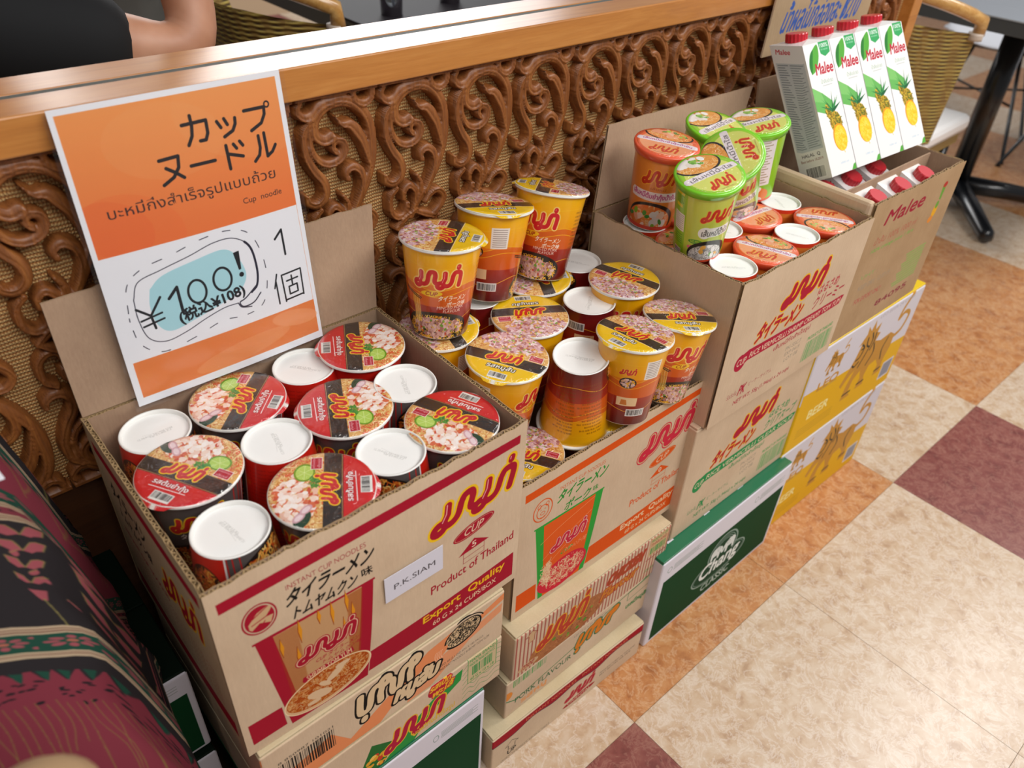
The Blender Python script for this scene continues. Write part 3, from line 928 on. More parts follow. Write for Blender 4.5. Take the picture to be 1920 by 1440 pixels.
def batik_print():
    c = Canvas(1000, 1600, 560, '#2a2628')
    pk, gr, cr = '#a8545c', '#1c4c3c', '#c8b090'
    def band(y0, y1):
        c.rect(0, y0, 1000, y1, cr)
        c.stroke([(0, y0 + (y1 - y0) * .35), (1000, y0 + (y1 - y0) * .35)], 3, '#5c2c28')
        c.stroke([(0, y0 + (y1 - y0) * .65), (1000, y0 + (y1 - y0) * .65)], 3, '#5c2c28')
    def flower(x, y, r):
        for i in range(8):
            a = i * math.pi / 4
            c.ell(x + r * .62 * math.cos(a), y + r * .62 * math.sin(a), r * .26, r * .18, pk, a)
        c.ell(x, y, r * .22, r * .22, '#b86858')
    for y0, y1 in ((0, 150), (680, 800)):
        c.rect(0, y0, 1000, y1, gr)
        for i in range(10):
            flower(50 + i * 100, (y0 + y1) / 2, 46)
            c.ell(100 + i * 100, y0 + 24, 10, 8, pk)
            c.ell(100 + i * 100, y1 - 24, 10, 8, pk)
    band(150, 182)
    c.rect(0, 182, 1000, 232, '#8c3c48')
    for i in range(14):
        c.ell(36 + i * 72, 207, 16, 10, '#2a2628', .3)
        c.ell(70 + i * 72, 200, 5, 4, '#2a2628')
    band(232, 262)
    for i in range(10):
        x = 50 + i * 100
        yy = 280
        for j in range(4):
            s = 1 - j * .12
            for d in (-1, 1):
                c.poly([(x, yy + 34 * s), (x + d * 14 * s, yy), (x + d * 40 * s, yy - 8), (x + d * 34 * s, yy + 22 * s), (x + d * 16 * s, yy + 40 * s)], pk)
                c.stroke([(x, yy + 34 * s), (x + d * 14 * s, yy), (x + d * 40 * s, yy - 8), (x + d * 34 * s, yy + 22 * s)], 2, '#94884c')
            yy += 58
        c.poly([(x - 16, yy - 8), (x + 16, yy - 8), (x + 5, yy + 34), (x - 5, yy + 34)], pk)
        c.stroke([(x, yy + 30), (x + 4, yy + 150)], 3, '#94884c')
    band(648, 680)
    band(800, 834)
    c.rect(0, 900, 1000, 1600, '#883442')
    for i in range(46):
        c.ell((i * 61) % 1000, 300 + (i * 137) % 250, 7, 11, pk, (i * .7) % 3)
        c.stroke([((i * 61) % 1000 - 8, 300 + (i * 137) % 250), ((i * 61) % 1000 + 6, 288 + (i * 137) % 250)], 2, '#94884c')
    r = random.Random(5)
    for i in range(24):
        x = i * 42 + 20
        c.poly([(x - 34, 834), (x + 34, 834), (x + 14, 890 + r.uniform(0, 60)), (x, 960 + r.uniform(-20, 40)), (x - 16, 900)], '#2a2628')
        c.poly([(x - 10, 900), (x + 12, 910), (x + 4, 990)], gr)
    for i in range(150):
        c.ell(r.uniform(0, 1000), r.uniform(980, 1220), r.uniform(4, 8), r.uniform(8, 15), '#241c20', r.uniform(-.5, .5))
    for i in range(60):
        x = i * 17
        c.stroke(catmull([(x, 1210 + r.uniform(-20, 20)), (x + 8, 1320), (x + r.uniform(-10, 30), 1440 + r.uniform(-40, 60))], 4), 2, '#8c6c40')
    return c.image('print_batik')

# ------------------------------------------------------------------ materials
def s2l(c):
    if isinstance(c, str):
        c = hexc(c)
    return tuple((x / 12.92 if x <= .04045 else ((x + .055) / 1.055) ** 2.4) for x in c)
class NT:
    def __init__(s, name):
        s.m = bpy.data.materials.new(name)
        s.m.use_nodes = True
        s.t = s.m.node_tree
        s.b = s.t.nodes['Principled BSDF']
    def n(s, typ, **kw):
        nd = s.t.nodes.new('ShaderNode' + typ)
        for k, v in kw.items():
            if k in nd.inputs:
                nd.inputs[k].default_value = v
            else:
                setattr(nd, k, v)
        return nd
    def l(s, a, b):
        s.t.links.new(a, b)
    def coords(s, scale=(1, 1, 1), kind='Object', rot=(0, 0, 0)):
        tc = s.n('TexCoord')
        mp = s.n('Mapping')
        mp.inputs['Scale'].default_value = scale
        mp.inputs['Rotation'].default_value = rot
        s.l(tc.outputs[kind], mp.inputs['Vector'])
        return mp.outputs[0]
    def noise(s, vec, scale, detail=3, rough=.5, dist=0.0):
        nd = s.n('TexNoise')
        nd.inputs['Scale'].default_value = scale
        nd.inputs['Detail'].default_value = detail
        nd.inputs['Roughness'].default_value = rough
        nd.inputs['Distortion'].default_value = dist
        s.l(vec, nd.inputs['Vector'])
        return nd.outputs['Fac']
    def ramp(s, fac, stops):
        r = s.n('ValToRGB')
        e = r.color_ramp.elements
        while len(e) < len(stops):
            e.new(.5)
        for i, (p, c) in enumerate(stops):
            e[i].position = p
            e[i].color = (*s2l(c), 1)
        s.l(fac, r.inputs['Fac'])
        return r.outputs['Color']
    def mix(s, fac, a, b, mode='MIX'):
        m = s.n('Mix', data_type='RGBA', blend_type=mode)
        if hasattr(fac, 'links'):
            s.l(fac, m.inputs[0])
        else:
            m.inputs[0].default_value = fac
        for i, v in ((6, a), (7, b)):
            if hasattr(v, 'links'):
                s.l(v, m.inputs[i])
            else:
                m.inputs[i].default_value = (*s2l(v), 1)
        return m.outputs[2]
    def bump(s, h, strength=.3, dist=.001):
        b = s.n('Bump')
        b.inputs['Strength'].default_value = strength
        b.inputs['Distance'].default_value = dist
        s.l(h, b.inputs['Height'])
        s.l(b.outputs[0], s.b.inputs['Normal'])
        return b
    def set(s, col=None, rough=.5, metal=0, coat=0, coatr=.1, spec=.5, sheen=0, trans=0, alpha=None):
        b = s.b.inputs
        if col is not None:
            if hasattr(col, 'links'):
                s.l(col, b['Base Color'])
            else:
                b['Base Color'].default_value = (*s2l(col), 1)
        b['Roughness'].default_value = rough
        b['Metallic'].default_value = metal
        b['Coat Weight'].default_value = coat
        b['Coat Roughness'].default_value = coatr
        b['Specular IOR Level'].default_value = spec
        b['Sheen Weight'].default_value = sheen
        b['Transmission Weight'].default_value = trans
        return s.m

def plain(name, col, rough=.5, **kw):
    return NT(name).set(col, rough, **kw)

def card(name, img=None, tint='#d9c1a4', var='#c8ae92'):
    n = NT(name)
    v = n.coords((1, 1, 1))
    f = n.noise(v, 9, 4, .6)
    v2 = n.coords((400, 400, 60))
    fib = n.noise(v2, 1.2, 3, .7)
    col = n.ramp(f, [(.3, var), (.75, tint)])
    col = n.mix(.10, col, n.ramp(fib, [(.3, '#7d6344'), (.7, '#d8bd98')]))
    if img:
        t = n.n('TexImage', image=img, interpolation='Cubic', extension='EXTEND')
        uv = n.n('UVMap')
        n.l(uv.outputs[0], t.inputs['Vector'])
        col = n.mix(t.outputs['Alpha'], col, t.outputs['Color'])
    w = n.n('TexWave', wave_type='BANDS', bands_direction='X')
    w.inputs['Scale'].default_value = 42
    n.l(n.coords((1, 1, 1)), w.inputs['Vector'])
    n.bump(w.outputs['Fac'], .06, .0006)
    return n.set(col, .75, spec=.15)

def printed(name, img, rough=.35, coat=0.3, bump=0.0, coatr=.12, spec=.5, tscale=60):
    n = NT(name)
    t = n.n('TexImage', image=img, interpolation='Cubic', extension='EXTEND')
    uv = n.n('UVMap')
    n.l(uv.outputs[0], t.inputs['Vector'])
    if bump:
        v = n.coords((1, 1, 1))
        f = n.noise(v, tscale, 2, .5, 1.2)
        n.bump(f, bump, .0015)
    return n.set(t.outputs['Color'], rough, coat=coat, coatr=coatr, spec=spec)

def wood(name, c0, c1, c2, scale=1.0, rough=.35, coat=.5, axis=0, coatr=.2):
    n = NT(name)
    sc = [22, 22, 22]
    sc[axis] = 1.6
    v = n.coords(tuple(a * scale for a in sc))
    f = n.noise(v, 1.6, 5, .62, 1.6)
    f2 = n.noise(n.coords(tuple(a * scale * 6 for a in sc)), 2.2, 2, .6)
    col = n.ramp(f, [(.25, c0), (.5, c1), (.78, c2)])
    col = n.mix(.18, col, n.ramp(f2, [(.35, c0), (.65, c2)]))
    n.bump(f2, .08, .0008)
    return n.set(col, rough, coat=coat, coatr=coatr)

CARD = card('cardboard')
CARDIN = card('cardboard_inside', None, '#b0937a', '#9c806a')
CARDW = card('pale_cardboard', None, '#d2c4a4', '#c2b08c')
CARDE = plain('cardboard_cut_edge', '#a3875f', .9)
RAIL = wood('varnished_rail_wood', '#a8682c', '#bd7a34', '#cc8e48', 1.0, .4, .75, 0, .26)
TEAK = wood('carved_teak', '#633716', '#854c21', '#a4672f', 2.0, .5, .18, 2, .3)
SHADETEAK = wood('shaded_teak_board', '#3a2010', '#4c2a14', '#5c361a', 1.0, .5, .1, 0, .3)  # teak darkened to carry the shade low on the partition
ALU = plain('grey_channel', '#5a5c56', .6, spec=.2)
WHITE = plain('white_cup_paper', '#ecebe6', .45, coat=.2)

# ------------------------------------------------------------------ mesh helpers
def new_empty(name, loc=(0, 0, 0), rz=0.0):
    o = bpy.data.objects.new(name, None)
    o.empty_display_size = .02
    COL.objects.link(o)
    o.location = loc
    o.rotation_euler = (0, 0, rz)
    return o
def tag(o, label, cat, group=None, kind=None):
    if label:
        o['label'] = label
    if cat:
        o['category'] = cat
    if group:
        o['group'] = group
    if kind:
        o['kind'] = kind
    return o
class MB:
    def __init__(s):
        s.v, s.f, s.uv, s.mi = [], [], [], []
    def add(s, vs, fs, uvs=None, mi=0):
        b = len(s.v)
        s.v += [tuple(v) for v in vs]
        for k, f in enumerate(fs):
            s.f.append(tuple(b + i for i in f))
            s.uv.append(uvs[k] if uvs else [(0, 0)] * len(f))
            s.mi.append(mi)
        return s
    def box(s, x0, y0, z0, x1, y1, z1, mi=0):
        vs = [(x0, y0, z0), (x1, y0, z0), (x1, y1, z0), (x0, y1, z0), (x0, y0, z1), (x1, y0, z1), (x1, y1, z1), (x0, y1, z1)]
        fs = [(0, 3, 2, 1), (4, 5, 6, 7), (0, 1, 5, 4), (1, 2, 6, 5), (2, 3, 7, 6), (3, 0, 4, 7)]
        q = [(0, 0), (1, 0), (1, 1), (0, 1)]
        return s.add(vs, fs, [q] * 6, mi)
    def slab(s, O, U, V, N, nu=1, nv=1, mi_out=0, mi_in=1, mi_edge=1, top=None, bow=0.0, V2=None, uvx=(0, 1)):
        """bilinear panel: O + u*U + v*lerp(V, V2), thickness N (towards the inside)"""
        O, U, V, N = map(Vector, (O, U, V, N))
        V2 = Vector(V2) if V2 is not None else V
        nn = N.normalized()
        P = []
        for side in (0, 1):
            for j in range(nv + 1):
                for i in range(nu + 1):
                    u, v = i / nu, j / nv
                    VV = V.lerp(V2, u)
                    p = O + U * u + VV * v + N * side - nn * (bow * math.sin(math.pi * u) * math.sin(math.pi * (.15 + .85 * v)))
                    if top and j == nv:
                        p = p + VV.normalized() * top[min(len(top) - 1, int(u * (len(top) - 1)))]
                    P.append(p)
        st = (nu + 1) * (nv + 1)
        I = lambda sd, i, j: sd * st + j * (nu + 1) + i
        UV = lambda i, j: (uvx[0] + (uvx[1] - uvx[0]) * i / nu, j / nv)
        f, uv, f2, f3 = [], [], [], []
        for j in range(nv):
            for i in range(nu):
                f.append((I(0, i, j), I(0, i + 1, j), I(0, i + 1, j + 1), I(0, i, j + 1)))
                uv.append([UV(i, j), UV(i + 1, j), UV(i + 1, j + 1), UV(i, j + 1)])
                f2.append((I(1, i, j), I(1, i, j + 1), I(1, i + 1, j + 1), I(1, i + 1, j)))
        for i in range(nu):
            f3.append((I(0, i, nv), I(0, i + 1, nv), I(1, i + 1, nv), I(1, i, nv)))
            f3.append((I(0, i + 1, 0), I(0, i, 0), I(1, i, 0), I(1, i + 1, 0)))
        for j in range(nv):
            f3.append((I(0, 0, j), I(0, 0, j + 1), I(1, 0, j + 1), I(1, 0, j)))
            f3.append((I(0, nu, j + 1), I(0, nu, j), I(1, nu, j), I(1, nu, j + 1)))
        b = len(s.v)
        s.v += [tuple(p) for p in P]
        for fl, uvl, mi in ((f, uv, mi_out), (f2, None, mi_in), (f3, None, mi_edge)):
            for k, q in enumerate(fl):
                s.f.append(tuple(b + i for i in q))
                s.uv.append(uvl[k] if uvl else [(0, 0)] * 4)
                s.mi.append(mi)
        return s
    def tube(s, pts, r, n=8, mi=0, cap=True):
        pts = [Vector(p) for p in pts]
        rs = r if isinstance(r, (list, tuple)) else [r] * len(pts)
        rings = []
        up = Vector((0, 0, 1))
        for i, p in enumerate(pts):
            d = (pts[min(i + 1, len(pts) - 1)] - pts[max(i - 1, 0)]).normalized()
            a = d.cross(up if abs(d.z) < .95 else Vector((1, 0, 0))).normalized()
            b = d.cross(a)
            rings.append([p + (a * math.cos(t) + b * math.sin(t)) * rs[i] for t in [2 * math.pi * k / n for k in range(n)]])
        vs = [v for q in rings for v in q]
        fs = [(i * n + k, i * n + (k + 1) % n, (i + 1) * n + (k + 1) % n, (i + 1) * n + k) for i in range(len(pts) - 1) for k in range(n)]
        if cap:
            fs.append(tuple(range(n))[::-1])
            fs.append(tuple((len(pts) - 1) * n + k for k in range(n)))
        return s.add(vs, fs, None, mi)
    def lathe(s, prof, n=48, mi=0, uvrange=None, close=False):
        """prof: list of (r, z); uv v runs over uvrange"""
        m = len(prof)
        vs = [(r * math.cos(2 * math.pi * k / n), r * math.sin(2 * math.pi * k / n), z) for r, z in prof for k in range(n)]
        fs, uvs = [], []
        for i in range(m - 1):
            for k in range(n):
                fs.append((i * n + k, i * n + (k + 1) % n, (i + 1) * n + (k + 1) % n, (i + 1) * n + k))
                v0, v1 = (i / (m - 1), (i + 1) / (m - 1))
                uvs.append([(k / n, v0), ((k + 1) / n, v0), ((k + 1) / n, v1), (k / n, v1)])
        return s.add(vs, fs, uvs, mi)
    def build(s, name, mats, parent=None, smooth=False, loc=None, bevel=0.0):
        me = bpy.data.meshes.new(name)
        me.from_pydata(s.v, [], s.f)
        if not isinstance(mats, (list, tuple)):
            mats = [mats]
        for m in mats:
            me.materials.append(m)
        ul = me.uv_layers.new(name='UVMap')
        flat = np.array([c for q in s.uv for p in q for c in p], np.float32)
        ul.data.foreach_set('uv', flat)
        me.polygons.foreach_set('material_index', np.minimum(np.array(s.mi, np.int32), len(mats) - 1))
        me.polygons.foreach_set('use_smooth', np.full(len(s.f), smooth))
        me.update()
        o = bpy.data.objects.new(name, me)
        COL.objects.link(o)
        if parent:
            o.parent = parent
        if loc:
            o.location = loc
        if bevel:
            b = o.modifiers.new('bevel', 'BEVEL')
            b.width = bevel
            b.segments = 2
            b.limit_method = 'ANGLE'
        return o
def copy_tree(o, parent=None):
    c = o.copy()
    COL.objects.link(c)
    c.parent = parent
    for ch in list(o.children):
        copy_tree(ch, c)
    return c

# ------------------------------------------------------------------ the partition wall
WX0, WX1 = -0.62, 1.80
wall = new_empty('wall_back', (0, 0, 0))
tag(wall, 'low wooden partition behind the display with carved teak panels over woven matting', None, None, 'structure')
core = MB().box(WX0, -.020, 0, WX1, .05, .96)
n = NT('woven_matting')
v = n.coords((1, 1, 1))
wx = n.n('TexWave', wave_type='BANDS', bands_direction='X'); wx.inputs['Scale'].default_value = 95; wx.inputs['Distortion'].default_value = 2.0; n.l(v, wx.inputs['Vector'])
wz = n.n('TexWave', wave_type='BANDS', bands_direction='Z'); wz.inputs['Scale'].default_value = 70; wz.inputs['Distortion'].default_value = 2.5; n.l(v, wz.inputs['Vector'])
h = n.mix(1.0, wx.outputs['Color'], wz.outputs['Color'], 'MULTIPLY')
fn_ = n.noise(n.coords((90, 90, 300)), 1, 3, .7)
col = n.mix(fn_, n.ramp(wx.outputs['Fac'], [(.2, '#8e5c28'), (.8, '#d8a862')]), n.ramp(wz.outputs['Fac'], [(.2, '#8a4e20'), (.8, '#eccb90')]))
n.bump(h, .9, .002)
MAT_W = n.set(col, .75)
o = core.build('woven_backing', MAT_W, wall)
MB().box(WX0, -.028, .10, WX1, -.0205, .561).build('shade_board', SHADETEAK, wall)  # added dark sheet over the matting, standing in for shade beside the cloth
# plinth and vertical end post of the partition
MB().box(WX1, -.045, 0, WX1 + .04, .071, .985).build('end_post', RAIL, wall, bevel=.002)
MB().box(WX0, -.046, 0, WX1, -.0205, .10).build('plinth_board', TEAK, wall, bevel=.002)

r1 = MB().box(WX0, -.045, .949, WX1 + .04, .006, .985).build('trim_1', RAIL, None, bevel=.0018)
tag(r1, 'varnished orange-brown rail along the front of the partition top', None, None, 'structure')
r2 = MB().box(WX0, .016, .945, WX1 + .04, .071, .985).build('trim_2', RAIL, None, bevel=.0015)
tag(r2, 'varnished rear ledge of the partition top', None, None, 'structure')
r3 = MB().box(WX0, .0062, .94, WX1 + .04, .0158, .9842).build('trim_3', ALU, None)
tag(r3, 'grey channel between the two ledges', None, None, 'structure')

# one carved panel: a height field built from scroll bands (mm, x right, y down from the rail)
BANDS = [
    ([(4.1, 6.6), (-0.2, 15.1), (8.8, 23.0), (20.5, 20.4), (28.7, 12.3), (45.5, 8.8)], 4.5, 6.5, 6),
    ([(14, 26), (28, 14), (45.5, 9.8), (63.5, 10.2), (79.7, 18.6), (91.1, 32.1), (97.5, 48.4), (99.6, 71.2), (97.4, 92.0), (90.7, 112.3), (78.3, 135.2), (62.5, 153.9), (48.8, 169.3), (39.7, 184)], 5, 7.5, 4),
    ([(75.8, 5.4), (78.8, 14.2), (89.1, 19.1), (98.5, 15.6), (101.7, 6.8)], 4, 5.5, 4.5),
    ([(89.0, 36.7), (75.6, 22.9), (59.3, 16.1), (41.3, 17.0), (28.2, 24.3), (20.8, 35.1), (21.2, 46.2), (30.8, 53.7), (40.0, 51.7)], 3, 5.5, 8.5),
    ([(14, 30), (4.5, 43.2), (4.5, 64.9), (13.3, 85.6), (24.7, 102.2), (27.2, 117.2), (21.5, 127), (10.9, 130.8), (0.5, 125.1), (-1.5, 117.6)], 5, 7.5, 4.5),
    ([(12.7, 40.6), (13.6, 60.5), (21.8, 75.8), (35.7, 82.8), (50.4, 79.6), (58.0, 69.1), (55.2, 60.1), (46.9, 58.4), (42.6, 64.4), (46.5, 70.4)], 4, 6.5, 4.5),
    ([(47.9, 27.7), (56.7, 38.6), (70.2, 42.2), (83.6, 59.8), (89.8, 78.0), (93.9, 96.4)], 1, 8.5, 4),
    ([(58.1, 107.5), (57.2, 98.0), (66.9, 92.5), (78.9, 101.0), (81.9, 117.8), (76.2, 135.0), (64.9, 153.2)], 4, 6.5, 5),
    ([(27.6, 155.7), (28.5, 144.6), (38.0, 138.0), (48.4, 148.6), (48.0, 165.5), (40.9, 183.0)], 3.5, 5.5, 5),
    ([(50.1, 126.4), (56.3, 137.2), (57.0, 150.5), (50.2, 166.2)], 2.5, 5, 4),
    ([(17.6, 139.6), (7.8, 149.5), (7.9, 168.6), (17.9, 178.6), (28.9, 176.2), (33.7, 163.1)], 4.5, 5.5, 4),
    ([(79.9, 187.8), (90.5, 179.1), (95.2, 166.6), (85.9, 157.2), (74.6, 160.0), (64.7, 168.5)], 4.5, 6, 4),
    ([(48.4, 176.0), (30, 184), (14, 195)], 4, 6, 4), ([(46, 176), (66, 186), (88, 195)], 4, 6, 4),
]
def carved_panel_mesh():
    HH = 194.0
    dx = 1.45
    nx, nz = int(112 / dx) + 1, int(2 * HH / dx) + 1
    X = np.linspace(0.4, 111.6, nx)[None, :]
    Z = np.linspace(0, HH, nz // 2 + 1)[:, None]
    H = np.zeros((Z.shape[0], nx))
    for bi, (pts, w0, w1, w2) in enumerate(BANDS):
        P = np.array(catmull([(a * .965 + 5.0, b) for a, b in pts], 7))
        T = np.linspace(0, 1, len(P))
        best = np.full(H.shape, 1e9)
        U = np.zeros(H.shape)
        WW = np.zeros(H.shape)
        for i in range(len(P) - 1):
            a, b = P[i], P[i + 1]
            d = b - a
            L2 = d @ d + 1e-9
            t = np.clip(((X - a[0]) * d[0] + (Z - a[1]) * d[1]) / L2, 0, 1)
            px, pz = X - a[0] - t * d[0], Z - a[1] - t * d[1]
            D = np.sqrt(px ** 2 + pz ** 2)
            tt = T[i] + t * (T[i + 1] - T[i])
            w = .88 * np.where(tt < .5, w0 + (w1 - w0) * tt * 2, w1 + (w2 - w1) * (tt - .5) * 2)
            q = D / w
            m = q < best
            best = np.where(m, q, best)
            sgn = np.sign(d[0] * pz - d[1] * px)
            U = np.where(m, q * sgn, U)
        edge = np.clip((1.08 - best) / .15, 0, 1)
        prof = 13.5 * np.sqrt(edge) * (best < 1.08)
        prof += (best < 1) * (1.0 * (1 - best ** 2) - 2.0 * np.exp(-((U - .25) / .12) ** 2) + 1.6 * U)
        prof += (best < 1) * ((bi * 37 % 5) * .35)
        H = np.maximum(H, prof)
    strip = (Z < 5.2) & (X > 1.0) & (X < 111)
    H = np.where(strip, np.maximum(H, 15.5), H)
    H[:, 0] = np.minimum(H[:, 0], 0)
    H[:, -1] = np.minimum(H[:, -1], 0)
    F = np.concatenate([H, H[::-1][1:]], 0)
    R = F.shape[0]
    zz = np.linspace(0, 2 * HH, R)
    XX = np.linspace(0.4, 111.6, nx)
    idx = -np.ones(F.shape, int)
    on = F > .01
    cell = on[:-1, :-1] | on[1:, :-1] | on[:-1, 1:] | on[1:, 1:]
    vs, fs = [], []
    cj, ci = np.nonzero(cell)
    for j, i in zip(cj, ci):
        q = []
        for (a, b) in ((j, i), (j + 1, i), (j + 1, i + 1), (j, i + 1)):
            if idx[a, b] < 0:
                idx[a, b] = len(vs)
                vs.append((XX[b] / 1000, -.0202 - max(F[a, b], 0) / 1000 * 1.05, .948 - zz[a] / 1000))
            q.append(idx[a, b])
        fs.append(tuple(q))
    me = bpy.data.meshes.new('carved_panel')
    me.from_pydata(vs, [], fs)
    me.materials.append(TEAK)
    me.polygons.foreach_set('use_smooth', np.full(len(fs), True))
    me.update()
    return me
pm = carved_panel_mesh()
k0 = int(math.floor((WX0 - .4253) / .1117)) + 1
for k in range(k0, 13):
    x = .4253 + k * .1117
    if x + .112 > WX1 + .001:
        break
    o = bpy.data.objects.new('carved_panel', pm)
    COL.objects.link(o)
    o.parent = wall
    o.location = (x, 0, 0)

# ------------------------------------------------------------------ the floor
T = .45
def tile_mat(name, a, b, c, d):
    n = NT(name)
    v = n.coords((1, 1, 1), 'Object')
    oi = n.n('ObjectInfo')
    ad = n.n('VectorMath', operation='ADD')
    n.l(v, ad.inputs[0])
    sc = n.n('VectorMath', operation='SCALE')
    sc.inputs[3].default_value = 7.0
    cm = n.n('CombineXYZ')
    n.l(oi.outputs['Random'], cm.inputs[0]); n.l(oi.outputs['Random'], cm.inputs[2])
    n.l(cm.outputs[0], sc.inputs[0]); n.l(sc.outputs[0], ad.inputs[1])
    vec = ad.outputs[0]
    f1 = n.noise(vec, 34, 4, .62, .35)
    f2 = n.noise(vec, 30, 5, .72, .7)
    f3 = n.noise(vec, 7, 2, .5)
    col = n.ramp(f1, [(.30, a), (.46, b), (.62, c)])
    vein = n.ramp(f2, [(.455, '#000000'), (.49, '#ffffff'), (.50, '#ffffff'), (.535, '#000000')])
    bw = n.n('RGBToBW'); n.l(vein, bw.inputs[0])
    mu = n.n('Math', operation='MULTIPLY'); mu.inputs[1].default_value = .5; n.l(bw.outputs[0], mu.inputs[0])
    col = n.mix(mu.outputs[0], col, d)
    col = n.mix(.16, col, n.ramp(f3, [(.3, a), (.7, c)]))
    return n.set(col, .30, spec=.5, coat=.12, coatr=.2)
CREAM = tile_mat('cream_marbled_tile', '#ae8c6c', '#c5aa8c', '#d0bca4', '#e4dace')
ORANGE = tile_mat('orange_marbled_tile', '#985c32', '#b67844', '#c48d5a', '#dab892')
MAROON = tile_mat('maroon_marbled_tile', '#6a3430', '#80443e', '#8e564c', '#aa7c6c')
floor = new_empty('floor')
tag(floor, 'marbled vinyl tile floor in cream, orange and maroon', None, None, 'structure')
MB().box(-3.0, -2.7, -.05, 8.5, 6.0, -.0022).build('tile_bed', plain('floor_joint', '#9c8062', .9), floor)
tm = {}
for nm, mt in (('c', CREAM), ('o', ORANGE), ('m', MAROON)):
    g = .0004
    mb = MB().box(g, g, -.002, T - g, T - g, 0)
    ob = mb.build('tile', mt)
    tm[nm] = ob.data
    bpy.data.objects.remove(ob)
def tile_kind(i, j):
    # i counts from x=.564 in tiles, j rows: 0 is the row against the boxes, negative rows come forward
    if j == 0:
        return {-1: 'c', 0: 'o', 1: 'o', 2: 'c', 3: 'o', 4: 'o', 5: 'c', 6: 'o', 7: 'o'}.get(i, 'c' if i % 3 == 2 else 'o')
    if j in (-1, -2):
        if i in (0, 1):
            return 'c'
        if j == -1:
            return 'm' if i in (-1, 2) else ('c' if i in (3, 4) else 'm' if i % 3 == 2 else 'c')
        return 'o' if i in (2, -1) else 'c'
    if j == -3:
        return 'o' if i % 3 != 2 else 'm'
    if j in (1, 2):
        return 'o' if i % 3 != 2 else 'c'
    return ('c', 'o', 'c', 'm', 'c')[(i * 2 + j * 3) % 5]
cnt = 0
for j in range(-5, 10):
    for i in range(-4, 15):
        x, y = .564 + i * T, -.497 + j * T
        if cnt >= 296:
            break
        if j >= 3 and (i < -2 or i > 12):
            continue
        o = bpy.data.objects.new('tile', tm[tile_kind(i, j)])
        COL.objects.link(o)
        o.parent = floor
        o.location = (x, y, 0)
        cnt += 1

# ------------------------------------------------------------------ prints as materials
I_SHRIMP = cup_carton_front(RED, '#2c8a34', 1, 'shrimp')
I_PORK = cup_carton_front('#d8520f', '#2f9a38', 1, 'pork')
I_CREAMY = rice_carton_front('#ae1f3a', 'RICE VERMICELLI SHRIMP CREAMY TOM YUM', 'creamy')
I_CLEAR = rice_carton_front('#2c8a4c', 'RICE VERMICELLI CLEAR SOUP', 'clear')
M_SHRIMP = card('carton_print_shrimp', I_SHRIMP)
M_SIDE = card('carton_print_side', side_print(RED), '#cbb898', '#b9a480')
M_PORK = card('carton_print_pork', I_PORK)
M_CREAMY = card('carton_print_creamy', I_CREAMY)
M_CLEAR = card('carton_print_clear', I_CLEAR)
M_JUICEBOX = card('carton_print_juice', juice_carton_front(), '#b99a76', '#a68662')
M_BEER = printed('beer_carton_print', beer_front(), .6, .0, spec=.06)
M_LION = printed('yellow_carton_print', lion_front(), .5, .0, spec=.25)
M_STRIPE = card('carton_print_stripes', stripes_front())
M_PORKN = card('carton_print_pork_noodles', pork_front())
M_WAVE = card('carton_print_wave', red_wave_front())
M_BLACK = card('carton_print_black_orange', shrimp_front())
M_GREENL = card('carton_print_green_label', green_label_front())
GREEN = plain('glossy_green_board', '#1a6a48', .3, coat=.3)
DGREEN = plain('dark_green_board', '#123c26', .35, coat=.2)
SHADEGREEN = plain('shaded_green_board', '#06180e', .6, spec=.15)  # carton green taken near black, shadow painted into tops and sides
PALE = plain('white_board', '#d6d2da', .4, coat=.2)
YELLOW = plain('yellow_board', '#e2c000', .35, coat=.2)
TAPE = plain('clear_tape', '#b09468', .2, coat=.6)

def jit(n, amp, seed):
    r = random.Random(seed)
    o, v = [], 0.0
    for i in range(n + 1):
        v = v * .6 + r.uniform(-amp, amp)
        o.append(v + (r.uniform(amp, 2.2 * amp) if r.random() < .05 else 0))
    return o

def carton_wall(name, O, U, V, Nn, t, img, parent, seed, amp=.0007, bow=.0, nu=56, inner=None):
    """corrugated board: outer liner, inner liner and the fluting between them"""
    O, U, V, Nn = map(Vector, (O, U, V, Nn))
    nn = Nn.normalized()
    tp = jit(nu, amp, seed)
    m = MB()
    m.slab(O, U, V, nn * .0007, nu, 22, 0, 1, 1, tp, bow)
    tp2 = [a + random.Random(seed + i).uniform(-.0006, .0004) for i, a in enumerate(tp)]
    m.slab(O + nn * (t - .0007), U, V, nn * .0007, nu, 22, 2, 2, 1, tp2, bow)
    L_ = U.length
    nw = int(L_ / .0078) * 6
    vs, fs = [], []
    h = .022
    for i in range(nw + 1):
        u = i / nw
        w = t / 2 + (t / 2 - .0006) * math.sin(2 * math.pi * i / 6)
        bb = bow * math.sin(math.pi * u)
        for z in (1 - h / V.length, 1.0):
            e = tp[min(nu, int(u * nu))] - .0009 if z == 1.0 else 0
            p = O + U * u + V * z + V.normalized() * e + nn * (w - bb * math.sin(math.pi * (.15 + .85 * z)))
            vs.append(p)
    for i in range(nw):
        fs.append((2 * i, 2 * i + 2, 2 * i + 3, 2 * i + 1))
    m.add(vs, fs, None, 1)
    dd = U.normalized() * .0009
    m.add([q for i in range(nw + 1) for q in (vs[2 * i + 1] - dd, vs[2 * i + 1] + dd)], [(2 * i, 2 * i + 2, 2 * i + 3, 2 * i + 1) for i in range(nw)], None, 1)
    return m.build(name, [img, CARDE, inner or CARDIN], parent)

